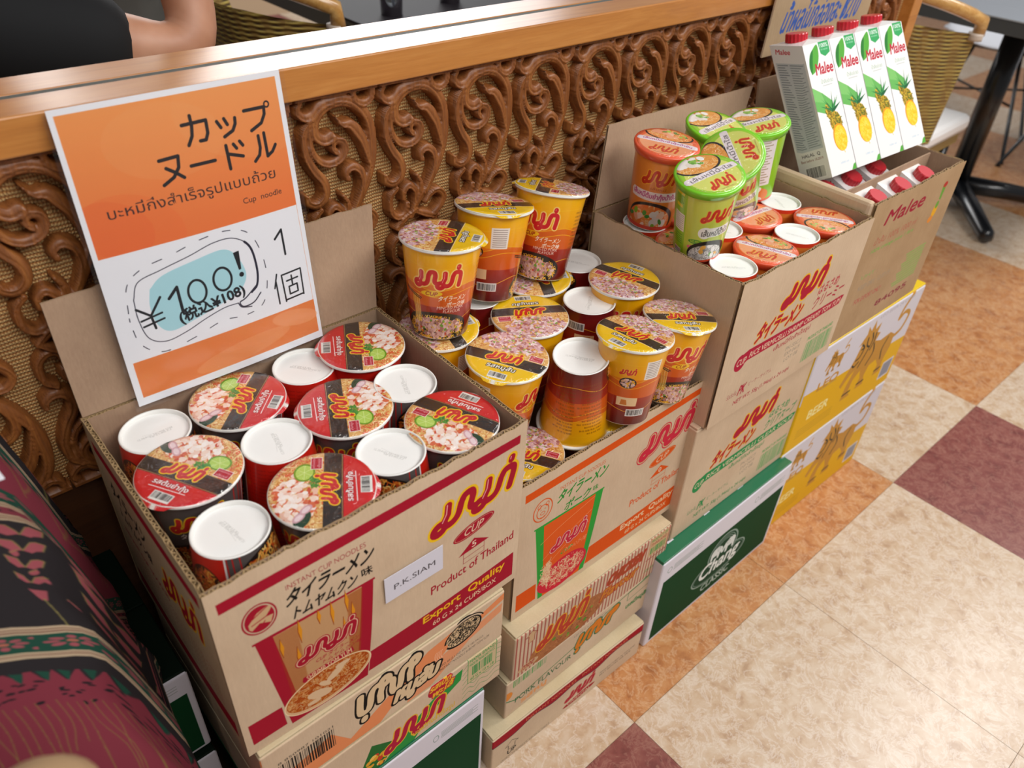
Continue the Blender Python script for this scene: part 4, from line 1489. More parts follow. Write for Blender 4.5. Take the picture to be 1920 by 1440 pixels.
def open_carton(label, x0, x1, y0, y1, z0, z1, rz, front, left=None, group=None, seed=1, flap=None, bow=.003, right=None):
    root = new_empty('cardboard_carton', (x0, y0, z0), rz)
    tag(root, label, 'carton', group)
    w, d, h, t = x1 - x0, y1 - y0, z1 - z0, .0050
    carton_wall('front_wall', (0, 0, 0), (w, 0, 0), (0, 0, h), (0, 1, 0), t, front, root, seed, .0013, bow)
    carton_wall('back_wall', (w, d, 0), (-w, 0, 0), (0, 0, h), (0, -1, 0), t, CARD, root, seed + 1, .0001, 0)
    carton_wall('side_wall', (0, d - t - .0004, 0), (0, -(d - 2 * t - .0008), 0), (0, 0, h), (1, 0, 0), t, left or CARD, root, seed + 2, .0012, .002, 40)
    carton_wall('side_wall', (w, t + .0004, 0), (0, d - 2 * t - .0008, 0), (0, 0, h), (-1, 0, 0), t, right or CARD, root, seed + 3, .0006, -.001, 40)
    MB().box(t, t, .0005, w - t, d - t, .004).build('bottom_panel', CARDIN, root)
    if flap:
        (tlx, tly, tlz), (trx, try_, trz) = flap          # top corners, in world axes relative to the carton
        m = MB()
        F0, F1 = Vector((.002, d - .002, h + .0012)), Vector((w - .002, d - .002, h + .0012))
        V1, V2 = Vector((tlx, tly, tlz)) - F0, Vector((trx, try_, trz)) - F1
        N = (F1 - F0).cross(V1).normalized()
        m.slab(F0, F1 - F0, V1, N * -.0007, 40, 4, 0, 0, 1, jit(40, .0005, seed + 7), 0, V2)
        m.slab(F0 - N * .0033, F1 - F0, V1, N * -.0007, 40, 4, 0, 0, 1, jit(40, .0005, seed + 7), 0, V2)
        nw = int(w / .0078) * 6
        vs, fs = [], []
        for i in range(nw + 1):
            u = i / nw
            V = V1.lerp(V2, u)
            for z in (.88, .997):
                vs.append(F0.lerp(F1, u) + V * z - N * (.0021 + .0014 * math.sin(2 * math.pi * i / 6)))
        for i in range(nw):
            fs.append((2 * i, 2 * i + 2, 2 * i + 3, 2 * i + 1))
        m.add(vs, fs, None, 1)
        m.build('back_flap', [CARDIN, CARDE], root)
    return root

def closed_carton(label, x0, x1, y0, y1, z0, z1, rz, front, side=None, top=None, group=None, name='noodle_carton', edge=.003, tape=True):
    root = new_empty(name, (x0, y0, z0), rz)
    tag(root, label, 'carton', group)
    w, d, h = x1 - x0, y1 - y0, z1 - z0
    side, top = side or CARD, top or CARD
    bm = bmesh.new()
    bmesh.ops.create_cube(bm, size=1)
    for v_ in bm.verts:
        v_.co = Vector(((v_.co.x + .5) * w, (v_.co.y + .5) * d, (v_.co.z + .5) * (h - .0036)))
    bmesh.ops.bevel(bm, geom=list(bm.edges), offset=edge, segments=3, affect='EDGES', profile=.6)
    ul = bm.loops.layers.uv.new('UVMap')
    for f in bm.faces:
        nrm = f.normal
        f.smooth = False
        if nrm.y < -.7:
            f.material_index = 0
        elif nrm.z > .7:
            f.material_index = 2
        else:
            f.material_index = 1
        for lp in f.loops:
            c = lp.vert.co
            lp[ul].uv = (c.x / w, c.z / h) if abs(nrm.x) < .7 else (1 - c.y / d, c.z / h)
    me = bpy.data.meshes.new('carton_body')
    bm.to_mesh(me)
    bm.free()
    for m_ in (front, side, top):
        me.materials.append(m_)
    o = bpy.data.objects.new('carton_body', me)
    COL.objects.link(o)
    o.parent = root
    for a, b in ((.0015, d / 2 - .0012), (d / 2 + .0012, d - .0015)):
        MB().box(.0015, a, h - .0034, w - .0015, b, h).build('top_flap', top, root, bevel=.001)
    if tape:
        MB().box(.002, d / 2 - .024, h + .0001, w - .002, d / 2 + .024, h + .0005).build('tape_strip', TAPE, root)
    return root

# ------------------------------------------------------------------ open cartons on display
A0 = open_carton('open brown carton with dark red print, nearest the camera, holding red and white cups',
                 0.0, .367, -.381, -.089, .426, .689, -.008, M_SHRIMP, M_SIDE, 'open display cartons', 3,
                 ((.0055, .318, .388), (.387, .322, .389)), .0075)
# white sticker on the front of the first carton
st = MB().slab((.461 * .367, -.0094, .263 * (1 - .537)), (.204 * .367, 0, 0), (0, 0, .263 * .147), (0, .0006, 0), 6, 2)
def sticker_img():
    c = Canvas(1000, 520, 300, '#d6d6e2')
    c.text('P.K.SIAM', 150, 220, 860, 330, '#34343c', 0)
    return c.image('print_sticker')
M_STICK = printed('white_sticker', sticker_img(), .4, .2)
st.build('sticker', [M_STICK, M_STICK], A0)
B0 = open_carton('open brown carton with orange bars and green cup picture, holding stacked yellow cups',
                 .3835, .750, -.366, -.078, .297, .561, -.006, M_PORK, None, 'open display cartons', 13,
                 ((.004, .30, .292), (.362, .30, .298)), .003)
C0 = open_carton('open brown carton with tall torn back flap, holding orange-rimmed and green cups',
                 .7400, 1.084, -.393, -.118, .481, .730, -.002, M_CREAMY, None, 'open display cartons', 23,
                 ((.046, .303, .362), (.412, .303, .357)), .002)
D0 = open_carton('open brown juice carton at the far end with a divider and red-capped juice inside',
                 1.0925, 1.407, -.388, -.120, .482, .745, -.006, M_JUICEBOX, None, 'open display cartons', 33,
                 None, .002)
# folded-down side flap, divider and standing back flap of the juice carton
MB().box(-.0075, .006, .236, .0085, .262, .2665).build('folded_flap', [CARD], D0, bevel=.006)
MB().slab((.006, .060, .16), (.300, 0, 0), (0, 0, .100), (0, .003, 0), 4, 1).build('divider', [CARDIN, CARDIN], D0)
MB().slab((.06, .272, .262), (.24, 0, 0), (.02, .028, .10), (0, .004, 0), 4, 1).build('back_flap', [CARDIN, CARDIN], D0)
# layer pads that carry the upper cup layers
MB().box(.006, .006, .1235, .361, .286, .1265).build('layer_pad', CARDIN, A0)
MB().box(.006, .006, .1225, .360, .281, .1250).build('layer_pad', CARDIN, B0)
MB().box(.006, .006, .1130, .343, .268, .1155).build('layer_pad', CARDIN, C0)

# ------------------------------------------------------------------ closed cartons below
closed_carton('flat carton printed black and orange, directly under the red cup carton', -.389 + .395, .3455, -.389, -.10, .3285, .4255, .0, M_BLACK, CARD, CARDW, 'flat noodle cartons')
closed_carton('flat carton with green barcode panel and green label, second under the red cup carton', .006, .3465, -.389, -.10, .2315, .3275, .0, M_GREENL, CARD, CARDW, 'flat noodle cartons')
closed_carton('dark green beer carton with white borders on the floor under the red cups', .006, .3175, -.392, -.13, 0, .231, .0, M_BEER, DGREEN, GREEN, 'green beer cartons', 'beer_carton', .004, False)
closed_carton('flat carton with thin dark red stripes, directly under the yellow cup carton', .370, .7125, -.392, -.10, .191, .2965, .0, M_STRIPE, CARD, CARDW, 'flat noodle cartons')
closed_carton('flat carton with a dark green line and upside-down orange wordmark, under the striped one', .362, .700, -.390, -.10, .0945, .190, .0, M_PORKN, CARD, CARDW, 'flat noodle cartons')
closed_carton('flat carton with a wavy dark red band, on the floor below the green-lined one', .3265, .668, -.405, -.12, 0, .0935, -.02, M_WAVE, CARD, CARDW, 'flat noodle cartons')
closed_carton('tall brown carton with green lettering under the one with orange-rimmed cups', .730, 1.076, -.385, -.115, .2315, .4805, -.002, M_CLEAR, CARD, CARD, None, 'noodle_carton')
gb = closed_carton('green beer carton with white elephants emblem, on the floor beside the yellow ones', .685, 1.074, -.411, -.10, 0, .231, .006, M_BEER, PALE, GREEN, 'green beer cartons', 'beer_carton', .004, False)
yl = 'yellow and white beer carton with a lion, '
closed_carton(yl + 'upper one under the juice', 1.062, 1.4595, -.390, -.08, .2405, .4815, -.012, M_LION, YELLOW, YELLOW, 'yellow beer cartons', 'beer_carton', .004, False)
closed_carton(yl + 'lower one on the floor', 1.062, 1.4595, -.390, -.08, 0, .240, -.012, M_LION, YELLOW, YELLOW, 'yellow beer cartons', 'beer_carton', .004, False)
closed_carton('upper dark green carton in the shadow beside the batik cloth', -.40, -.008, -.252, -.02, .279, .437, 0, M_BEER, SHADEGREEN, SHADEGREEN, 'green cartons in the shadow', 'beer_carton', .004, False)
closed_carton('lower dark green carton in the shadow beside the batik cloth', -.40, -.008, -.262, -.02, 0, .278, 0, M_BEER, SHADEGREEN, SHADEGREEN, 'green cartons in the shadow', 'beer_carton', .004, False)
# white tuck tabs on top of the middle green carton
for i, u in enumerate((.10, .36, .62)):
    MB().box(u * .389, .024, .2312, u * .389 + .016, .028, .2316).build('tuck_tab', PALE, gb)

# ------------------------------------------------------------------ noodle cups
film_n = NT('shrink_film')
film_t = film_n.n('BsdfTransparent'); film_g = film_n.n('BsdfGlossy'); film_g.inputs['Roughness'].default_value = .12
film_f = film_n.noise(film_n.coords((1, 1, 1)), 55, 2, .55, 2.5)
film_b = film_n.n('Bump'); film_b.inputs['Strength'].default_value = .9; film_b.inputs['Distance'].default_value = .004
film_n.l(film_f, film_b.inputs['Height']); film_n.l(film_b.outputs[0], film_g.inputs['Normal'])
film_m = film_n.n('MixShader'); film_m.inputs[0].default_value = .085
film_n.l(film_t.outputs[0], film_m.inputs[1]); film_n.l(film_g.outputs[0], film_m.inputs[2]); film_n.l(film_m.outputs[0], film_n.t.nodes['Material Output'].inputs[0])
FILM = film_n.m
def cup_proto(kind):
    big = kind in ('red', 'pork')
    rt, rb, H_ = (.0485, .0365, .125) if big else (.0432, .0335, .124)
    M_wall = printed('cup_wall_' + kind, wall_print(kind), .30, .55, .10, .06, tscale=40)
    M_lid = printed('cup_lid_' + kind, lid_print(kind), .26, .7, .35, .05, tscale=26)
    M_base = CUPBASE
    rimmat = {'red': WHITE, 'pork': WHITE, 'creamy': plain('orange_rim', '#ea5c38', .3, coat=.5), 'green': plain('green_rim', '#7ed321', .3, coat=.5)}[kind]
    root = new_empty('noodle_cup')
    n = 56
    # wall with its foot ring
    m = MB()
    m.lathe([(rb, .0012), (rb + (rt - rb) * .5, H_ * .5), (rt, H_ - .005)], n)
    # three rows only: refine uv v over the printed height
    m.lathe([(rb - .003, .0045), (rb - .0022, .0004), (rb - .0006, 0), (rb, .0012)], n, 1)
    m.build('cup_wall', [M_wall, WHITE], root, True)
    m = MB()
    m.lathe([(.0001, .0046), (rb * .5, .0044), (rb - .003, .0045)], n)
    # planar uv for the base
    for k, f in enumerate(m.f):
        m.uv[k] = [(.5 + m.v[i][0] / rb * .5, .5 + m.v[i][1] / rb * .5) for i in f]
    m.build('cup_base', M_base, root, False)
    m = MB()
    if big:
        prof = [(rt, H_ - .0052), (rt + .0030, H_ - .0052), (rt + .0040, H_ - .0036), (rt + .0032, H_ - .0018), (rt + .0008, H_ - .0012)]
    else:
        prof = [(rt - .0002, H_ - .013), (rt + .0016, H_ - .012), (rt + .0030, H_ - .0062), (rt + .0040, H_ - .0036), (rt + .0030, H_ - .0012), (rt - .001, H_ - .0010)]
    m.lathe(prof, n)
    m.build('rim', rimmat, root, True)
    # lid film with a pull tab at -y
    R = rt + (.0038 if big else .0008)
    rr = random.Random(hash(kind) % 97 if False else len(kind))
    m = MB()
    rings = [0, .25, .5, .72, .88, .965, 1.0]
    vs, fs, uvs = [], [], []
    for ri, q in enumerate(rings):
        for k in range(n):
            a = 2 * math.pi * k / n
            ext = 1.0
            da = abs((a - 1.5 * math.pi + math.pi) % (2 * math.pi) - math.pi)
            if big and ri == 6 and da < .34:
                ext = 1.0 + .075 * (1 - (da / .34) ** 2) ** .5
            x, y = R * q * ext * math.cos(a), R * q * ext * math.sin(a)
            z = H_ - .0002 + .0010 * (1 - q * q) + rr.uniform(-.00025, .00025) * (ri not in (0,)) - (.0016 if ri == 6 else 0) - (.0018 if ext > 1.02 else 0)
            vs.append((x, y, z))
    for ri in range(len(rings) - 1):
        for k in range(n):
            fs.append((ri * n + k, (ri + 1) * n + k, (ri + 1) * n + (k + 1) % n, ri * n + (k + 1) % n))
    for f in fs:
        uvs.append([(.5 + vs[i][0] / (2 * R), .5 + vs[i][1] / (2 * R)) for i in f])
    m.add(vs, fs, uvs)
    m.build('lid_film', M_lid, root, True)
    fm = MB()
    fm.add([(x, y, z + .0011) for x, y, z in vs], fs)
    fm.build('shrink_film', FILM, root, True)
    return root, H_
CUPBASE = printed('cup_base_print', base_print(), .5, .5, .25, .06, tscale=34)
PROTO = {k: cup_proto(k) for k in ('red', 'pork', 'creamy', 'green')}
USED = set()
def cup(kind, x, y, z, label, group, inv=False, rot=0.0, lean=None, wall=None, sc=1.0):
    """z is the underside of the standing cup (or of the inverted one); lean = world point the axis passes through at full height"""
    root, H_ = PROTO[kind]
    o = root if kind not in USED else copy_tree(root)
    USED.add(kind)
    ax = (Vector(lean) - Vector((x, y, z))).normalized() if lean else Vector((0, 0, 1))
    q = Vector((0, 0, 1)).rotation_difference(ax).to_matrix().to_4x4()
    R_ = Matrix.Rotation(rot, 4, 'Z')
    M = Matrix.Translation((x, y, z)) @ q
    if inv:
        M = M @ Matrix.Translation((0, 0, H_)) @ Matrix.Rotation(math.pi, 4, 'X') @ R_
    else:
        M = M @ R_
    o.matrix_world = M @ Matrix.Scale(sc, 4)
    if wall is not None:
        for ch in o.children:
            if ch.name.startswith('cup_wall'):
                ch.rotation_euler = (0, 0, d2r(wall) - rot)
            else:
                ch.rotation_euler = (0, 0, 0)
    tag(o, label, 'cup', group)
    return o
d2r = math.radians
ZA = .555
GA = 'shrimp noodle cups in the nearest carton'
# text direction on a lid: rot = world heading of the lettering
for (kind, x, y, inv, rot, wl, lab, dz) in (
    ('red', .0600, -.2190, 0, -62, 70, 'red-lidded noodle cup at the left wall of the nearest carton', 0),
    ('red', .1455, -.3295, 0, 58, 30, 'red-lidded noodle cup second from the left in the front row of the nearest carton', .005),
    ('red', .1475, -.1470, 0, 43, 60, 'red-lidded noodle cup just under the lower edge of the price poster', 0),
    ('red', .2325, -.2325, 0, -117, 40, 'red-lidded noodle cup in the middle of the nearest carton', .0015),
    ('red', .3100, -.3240, 0, 113, 60, 'red-lidded noodle cup in the front right corner of the nearest carton, lettering upside down', .003),
    ('red', .3075, -.1500, 0, -120, 257, 'red-lidded noodle cup in the back right corner of the nearest carton', .007),
    ('red', .0580, -.1380, 1, 140, -128, 'upturned noodle cup with white base in the back left corner of the nearest carton', -.004),
    ('red', .0560, -.3160, 1, 40, -128, 'upturned noodle cup with white base in the front left corner of the nearest carton', -.001),
    ('red', .1475, -.2345, 1, 60, 74, 'upturned white-based noodle cup between red lids left of centre, nearest carton', .0),
    ('red', .2285, -.3255, 1, 200, -34, 'upturned white-based noodle cup third from left in the front row, nearest carton', .004),
    ('red', .2355, -.1370, 1, 10, 74, 'upturned noodle cup with white base right of the poster corner in the nearest carton', 0),
    ('red', .3090, -.2380, 1, 250, -100, 'upturned noodle cup with white base at the right wall of the nearest carton', .002)):
    cup(kind, x, y, ZA + dz, lab, GA, bool(inv), d2r(rot), None, wl)

GB = 'pork noodle cups in and on the second carton'
# bottom layer, seen through the gaps
cup('pork', .4435, -.3080, .4225, 'yellow-lidded cup sunk low beside the right wall of the nearest carton', GB, False, d2r(-60))
cup('pork', .5900, -.3080, .4225, 'yellow-lidded cup low in the gap in front of the leaning cup', GB, False, d2r(10))
Z2 = .5505
cup('pork', .4430, -.2580, Z2, 'yellow-lidded cup with lettering toward the camera, left of the big upturned cup', GB, False, d2r(-60), (.4440, -.2640, Z2 + .125), 110)
cup('pork', .5400, -.3030, Z2 - .010, 'tall upturned cup, dark red above and yellow below, at the front of the second carton', GB, True, d2r(195), (.5290, -.3100, Z2 + .112))
cup('pork', .5850, -.3460, Z2 + .018, 'yellow-lidded cup leaning at the front, right of the big upturned cup', GB, False, d2r(-85), (.5955, -.3390, .6930), 180, .965)
cup('pork', .6690, -.3440, Z2 + .010, 'yellow-lidded cup tilted in the front right corner of the second carton', GB, False, d2r(-32), (.6880, -.3400, .6880), 70, .965)
cup('pork', .5290, -.2130, Z2, 'yellow-lidded cup with upside-down lettering in the middle of the second carton', GB, False, d2r(150), None, 20)
cup('pork', .6205, -.2350, Z2, 'upturned white-based cup behind the big upturned one in the second carton', GB, True, d2r(100))
cup('pork', .6840, -.2400, Z2 + .018, 'yellow-lidded cup beside the wall of the third carton, lettering running up', GB, False, d2r(105), None, 60, .965)
cup('pork', .4170, -.1600, Z2 - .002, 'yellow-lidded cup carrying the leftmost of the three raised cups', GB, False, d2r(75), None, 200)
cup('pork', .5050, -.1300, Z2, 'dark upturned cup carrying the middle one of the three raised cups', GB, True, d2r(20))
cup('pork', .6040, -.1420, Z2, 'yellow-lidded cup carrying the rightmost of the three raised cups', GB, False, d2r(60), None, 160)
cup('pork', .6870, -.1450, Z2, 'upturned white-based cup in the back right corner of the second carton', GB, True, d2r(20))
GT = 'pork noodle cups raised on top'
cup('pork', .4165, -.1620, .6765, 'leftmost of the three raised yellow cups, noodle bowl low on its wall', GT, False, d2r(40), (.4270, -.1555, .8020), 48)
cup('pork', .5200, -.1350, .6765, 'middle one of the three raised yellow cups, plain side with a small bowl picture', GT, False, d2r(-20), (.5375, -.1235, .8000), 162)
cup('pork', .6140, -.1400, .6770, 'rightmost of the three raised yellow cups, in front of the carving', GT, False, d2r(-140), (.6400, -.1270, .8000), 25)

GC = 'rice noodle cups in the third carton'
ZC = .5970
for (x, y, inv, rot, lab) in (
    (.7915, -.3410, 1, 0, 'upturned white-based cup in the front left corner of the third carton'),
    (.8720, -.3405, 0, -72, 'orange-rimmed cup with noodle picture lid, second in the front row of the third carton'),
    (.9530, -.3410, 1, 30, 'upturned cup with white base third in the front row of the third carton'),
    (1.0325, -.3405, 0, 123, 'orange-rimmed cup in the front right corner of the third carton'),
    (.7930, -.2600, 0, 0, 'orange-rimmed cup under the front raised green cup'),
    (.8720, -.2590, 1, 30, 'upturned white-based cup half hidden behind the front raised green cup'),
    (.9530, -.2600, 0, -7, 'orange-rimmed cup in the middle of the third carton, lettering toward the aisle'),
    (1.0325, -.2590, 1, 80, 'upturned white-based cup at the right wall of the third carton'),
    (.7930, -.1790, 1, 30, 'upturned white-based cup under the raised orange cup'),
    (.8730, -.1780, 0, 150, 'orange-rimmed cup hidden in the back row under the raised green cups'),
    (.9540, -.1790, 0, 150, 'orange-rimmed cup in the back row of the third carton behind the leaning green cup'),
    (1.0325, -.1780, 1, 30, 'upturned cup in the back right corner under the far green cup')):
    cup('creamy', x, y, ZC, lab, GC, bool(inv), d2r(rot))
ZT = ZC + .1255
cup('creamy', .8020, -.1780, ZT, 'raised orange noodle cup with white banner and shrimp bowl picture', 'cups raised on the third carton', False, d2r(-62), (.7985, -.1900, ZT + .124), 34)
GG = 'green noodle cups raised on the third carton'
cup('green', .7880, -.2790, ZT, 'front raised bright green noodle cup with white bowl picture', GG, False, d2r(-12), (.7640, -.2905, ZT + .122), 45)
cup('green', 1.0170, -.2120, ZT, 'farthest green-rimmed cup with a white text panel, beside the juice cartons', GG, False, d2r(-27), (.9935, -.2100, ZT + .124), -88)
cup('green', .9230, -.1640, ZT, 'green-rimmed cup at the back against the torn flap', GG, False, d2r(0), (.9195, -.1860, ZT + .122))
cup('green', .9450, -.2310, ZT + .010, 'green-rimmed cup leaning steeply between the other green cups', GG, False, d2r(55), (.8720, -.2500, ZT + .108), 40)

# ------------------------------------------------------------------ juice: shrink-wrapped pack leaning back, and cartons in the box
M_JF = printed('juice_front_print', juice_print(), .3, .5, .08, .08, tscale=30)
M_JS = printed('juice_side_print', juice_side(), .3, .5, .08, .08, tscale=30)
JW = plain('white_carton_board', '#eceae8', .3, coat=.5)
CAPM = plain('red_screw_cap', '#c41e2c', .35, coat=.3)
def juice_carton(parent_group, label):
    root = new_empty('juice_carton')
    tag(root, label, 'carton', parent_group)
    w, d, h, hs = .0655, .060, .210, .232
    g = .0006
    vs = [(g, 0, 0), (w - g, 0, 0), (w - g, d, 0), (g, d, 0), (g, 0, h), (w - g, 0, h), (w - g, d, hs), (g, d, hs), (w * .5, .012, h + .010)]
    m = MB()
    m.add(vs, [(0, 1, 5, 4)], [[(0, 0), (1, 0), (1, 1), (0, 1)]], 0)
    m.add(vs, [(3, 0, 4, 7)], [[(0, 0), (1, 0), (1, 1), (0, 1)]], 1)
    m.add(vs, [(1, 2, 6, 5)], [[(0, 0), (1, 0), (1, 1), (0, 1)]], 1)
    m.add(vs, [(2, 3, 7, 6), (0, 3, 2, 1)], None, 2)
    m.add(vs, [(4, 5, 8), (5, 6, 8), (6, 7, 8), (7, 4, 8)], None, 2)
    m.build('carton_body', [M_JF, M_JS, JW], root, bevel=.0015)
    c = MB()
    n_ = 36
    prof = [(.0155, 0), (.0168, .001), (.0168, .016), (.0158, .0175), (.0001, .0175)]
    c.lathe(prof, n_)
    c.v = [(x * (1.03 if i % 2 else .98), y * (1.03 if i % 2 else .98), z) for i, (x, y, z) in enumerate(c.v)]
    co = c.build('screw_cap', CAPM, root, False)
    co.location = (w * .42, d * .52, hs - .013)
    co.rotation_euler = (.35, 0, 0)
    MB().lathe([(.0118, -.006), (.0118, .002)], 20).build('neck_ring', JW, co)
    return root
Rm = Matrix(((.99276, .11837, .02031), (-.11035, .83239, .54310), (.04738, -.54141, .83943)))
J0 = juice_carton('leaning juice cartons', 'leftmost juice carton of the leaning pack, nutrition panel on its side')
labs = ['leftmost juice carton of the leaning pack, nutrition panel on its side', 'second leaning juice carton, next to the nutrition-panel one',
        'third leaning juice carton, left of the one by the rattan chair', 'rightmost leaning juice carton, next to the rattan chair']
for i in range(4):
    o = J0 if i == 0 else copy_tree(J0)
    tag(o, labs[i], 'carton', 'leaning juice cartons')
    M = Rm.to_4x4()
    M.translation = Vector((1.119, -.292, .7510)) + Rm @ Vector((i * .066, 0, 0))
    o.matrix_world = M
labs = ['boxed juice carton with red cap nearest the third carton', 'middle boxed juice carton with red cap in the front compartment', 'boxed juice carton with red cap at the right end of the front compartment']
for i in range(3):
    o = copy_tree(J0)
    tag(o, labs[i], 'carton', 'juice cartons standing in the box')
    o.matrix_world = Matrix.Translation((1.128 + i * .084, -.3855, .5000)) @ Matrix.Rotation(.0, 4, 'Z')
labs = ['dark red-capped juice carton under the leaning pack, nearest the green cups', 'dark red-capped juice carton under the middle of the leaning pack', 'dark red-capped juice carton under the right end of the leaning pack']
for i in range(3):
    o = copy_tree(J0)
    tag(o, labs[i], 'carton', 'juice cartons behind the divider')
    o.matrix_world = Matrix.Translation((1.115 + i * .085, -.305, .4895))

# ------------------------------------------------------------------ poster in a clear sleeve
M_POST = printed('poster_print', poster_print(), .45, .1, .05, .15, tscale=6, spec=.25)
ps = new_empty('poster', (.0575, -.103, .6855))
tag(ps, 'laminated orange and white price poster leaning over the nearest carton', 'poster')
U_, V1, V2 = Vector((.2235, -.002, .001)), Vector((.0080, .0515, .3010)), Vector((.0125, .0535, .3010))
MB().slab((0, 0, 0), U_, V1, (0, .0006, .0), 8, 8, 0, 0, 0, None, .004, V2).build('printed_sheet', [M_POST], ps)
n = NT('clear_sleeve')
n.set('#ffffff', .08, trans=1.0)
n.b.inputs['IOR'].default_value = 1.12
tr = n.n('BsdfTransparent'); gl = n.n('BsdfGlossy'); gl.inputs['Roughness'].default_value = .12
mx = n.n('MixShader'); mx.inputs[0].default_value = .035
n.l(tr.outputs[0], mx.inputs[1]); n.l(gl.outputs[0], mx.inputs[2])
n.l(mx.outputs[0], n.t.nodes['Material Output'].inputs[0])
SLEEVE = n.m
MB().slab((-.0045, -.0022, -.004), U_ + Vector((.009, 0, 0)), V1 * 1.022, (0, .0002, 0), 8, 8, 0, 0, 0, None, .004, V2 * 1.022).build('clear_sleeve', [SLEEVE], ps)

# cardboard sign with handwriting
M_SIGN = card('sign_print', sign_print(), '#b39a7c', '#a0886a')
sg = MB().slab((1.214, -.0580, .868), (.352, 0, -.0), (.022, .006, .200), (0, .0032, 0), 4, 4, 0, 1, 1, None, 0, (.020, .006, .200))
tag(sg.build('cardboard_sign', [M_SIGN, CARD]), 'torn cardboard sign with blue handwriting behind the leaning juice', 'sign')

# ------------------------------------------------------------------ batik cloth over the display at the left edge
M_BAT = NT('batik_cloth')
t_ = M_BAT.n('TexImage', image=batik_print(), interpolation='Cubic', extension='REPEAT')
uv_ = M_BAT.n('UVMap'); M_BAT.l(uv_.outputs[0], t_.inputs['Vector'])
wv = M_BAT.noise(M_BAT.coords((1, 1, 1)), 900, 1, .5)
M_BAT.bump(wv, .15, .0004)
MATB = M_BAT.set(M_BAT.mix(.35, t_.outputs['Color'], '#141012'), .85, spec=.15)
def cloth():
    path = catmull([(-.050, .800), (-.12, .800), (-.22, .790), (-.30, .745), (-.38, .64), (-.44, .50), (-.475, .34), (-.49, .17), (-.495, .004)], 14)
    L_ = [0]
    for a, b in zip(path, path[1:]):
        L_.append(L_[-1] + math.hypot(a[0] - b[0], a[1] - b[1]))
    xs = [-.60, -.50, -.42, -.35, -.29, -.24, -.20, -.17, -.145, -.125, -.11, -.098, -.088, -.080, -.073, -.067, -.061, -.056, -.052, -.048]
    vs, fs, uvs = [], [], []
    nx = len(xs)
    rows = len(path)
    for j, (y, z) in enumerate(path):
        for i, x in enumerate(xs):
            q = max(0.0, (x + .175) / .127)
            fall = 0.10 * q ** 1.8 + .5 * max(0, q - .72) ** 1.4 * 1.6
            zf = .445 if y > -.27 else .003
            zz = max(zf, z - fall)
            k = (L_[j] / L_[-1])
            fold = .006 * math.sin(x * 34 + j * .10) * k + .012 * k * math.sin(x * 13 + 1.0)
            yy = y - (fold if L_[j] > .1 else 0) - .03 * k * max(0, -x - .2)
            vs.append((x - (.004 * math.sin(j * .5) if i > 10 else 0), yy, zz))
    for j in range(rows - 1):
        for i in range(nx - 1):
            fs.append((j * nx + i, (j + 1) * nx + i, (j + 1) * nx + i + 1, j * nx + i + 1))
            uu = lambda i_: xs[i_] * 2.6 + .3
            VL = [0, .1618, .1775, .1847, .195, .2045, .3006, .308, .321, .3282, .341, .367, .4126, 1.05]
            VLo = [0, .1998, .2155, .2227, .233, .2425, .3386, .346, .359, .3662, .379, .405, .4506, 1.09]
            VR = [-1500, 0, 150, 182, 232, 262, 648, 680, 800, 834, 900, 1210, 1440, 1600]
            vv = lambda j_: 1 - float(np.interp(L_[j_], VL, VR)) / 1600
            drop = lambda j_, i_: max(0, path[j_][1] - vs[j_ * nx + i_][2]) * .0
            uvs.append([(uu(i), vv(j)), (uu(i), vv(j + 1)), (uu(i + 1), vv(j + 1)), (uu(i + 1), vv(j))])
    # the side drop on the right
    base = len(vs)
    for j, (y, z) in enumerate(path):
        x, yy, zz = vs[j * nx + nx - 1]
        zf = .445 if y > -.27 else .003
        for s_ in (1, 2, 3, 4):
            t2 = s_ / 4
            vs.append((x + .010 * math.sin(t2 * 2) + .003 * math.sin(j * .9 + s_), yy, zz + (zf - zz) * t2))
    for j in range(rows - 1):
        for s_ in range(4):
            a = (j * nx + nx - 1) if s_ == 0 else base + j * 4 + s_ - 1
            b = ((j + 1) * nx + nx - 1) if s_ == 0 else base + (j + 1) * 4 + s_ - 1
            c = base + (j + 1) * 4 + s_
            d = base + j * 4 + s_
            fs.append((a, b, c, d))
            u0 = xs[-1] * 2.6 + .3
            uvs.append([(u0 + s_ * .1, vv(j) - s_ * .12), (u0 + s_ * .1, vv(j + 1) - s_ * .12), (u0 + (s_ + 1) * .1, vv(j + 1) - (s_ + 1) * .12), (u0 + (s_ + 1) * .1, vv(j) - (s_ + 1) * .12)])
    return MB().add(vs, fs, uvs)
cl = cloth().build('batik_cloth', MATB, None, True)
sm = cl.modifiers.new('thick', 'SOLIDIFY'); sm.thickness = .0012
tag(cl, 'black, pink and green batik cloth draped over the display at the left edge', 'cloth')
pc = MB().slab((-.190, -.300, .822), (.104, .0, -.004), (-.012, .030, .060), (0, .001, .0008), 1, 1)
tag(pc.build('price_card', plain('white_card', '#dcdde4', .4)), 'white price card standing on the batik cloth at the left edge', 'card')
bg = MB()
rs = [(.001, .045), (.035, .043), (.062, .034), (.078, .015), (.080, -.02), (.078, -.10), (.076, -1.35)]
bg.lathe([(r, z) for r, z in rs][::-1], 28)
bo = bg.build('paper_roll', plain('tan_paper', '#a58662', .8), None, True)
bo.location = (-.143, -.560, .806); bo.scale = (.42, .42, .596)
tag(bo, 'rounded tan top of a standing paper roll at the lower left corner', 'roll')

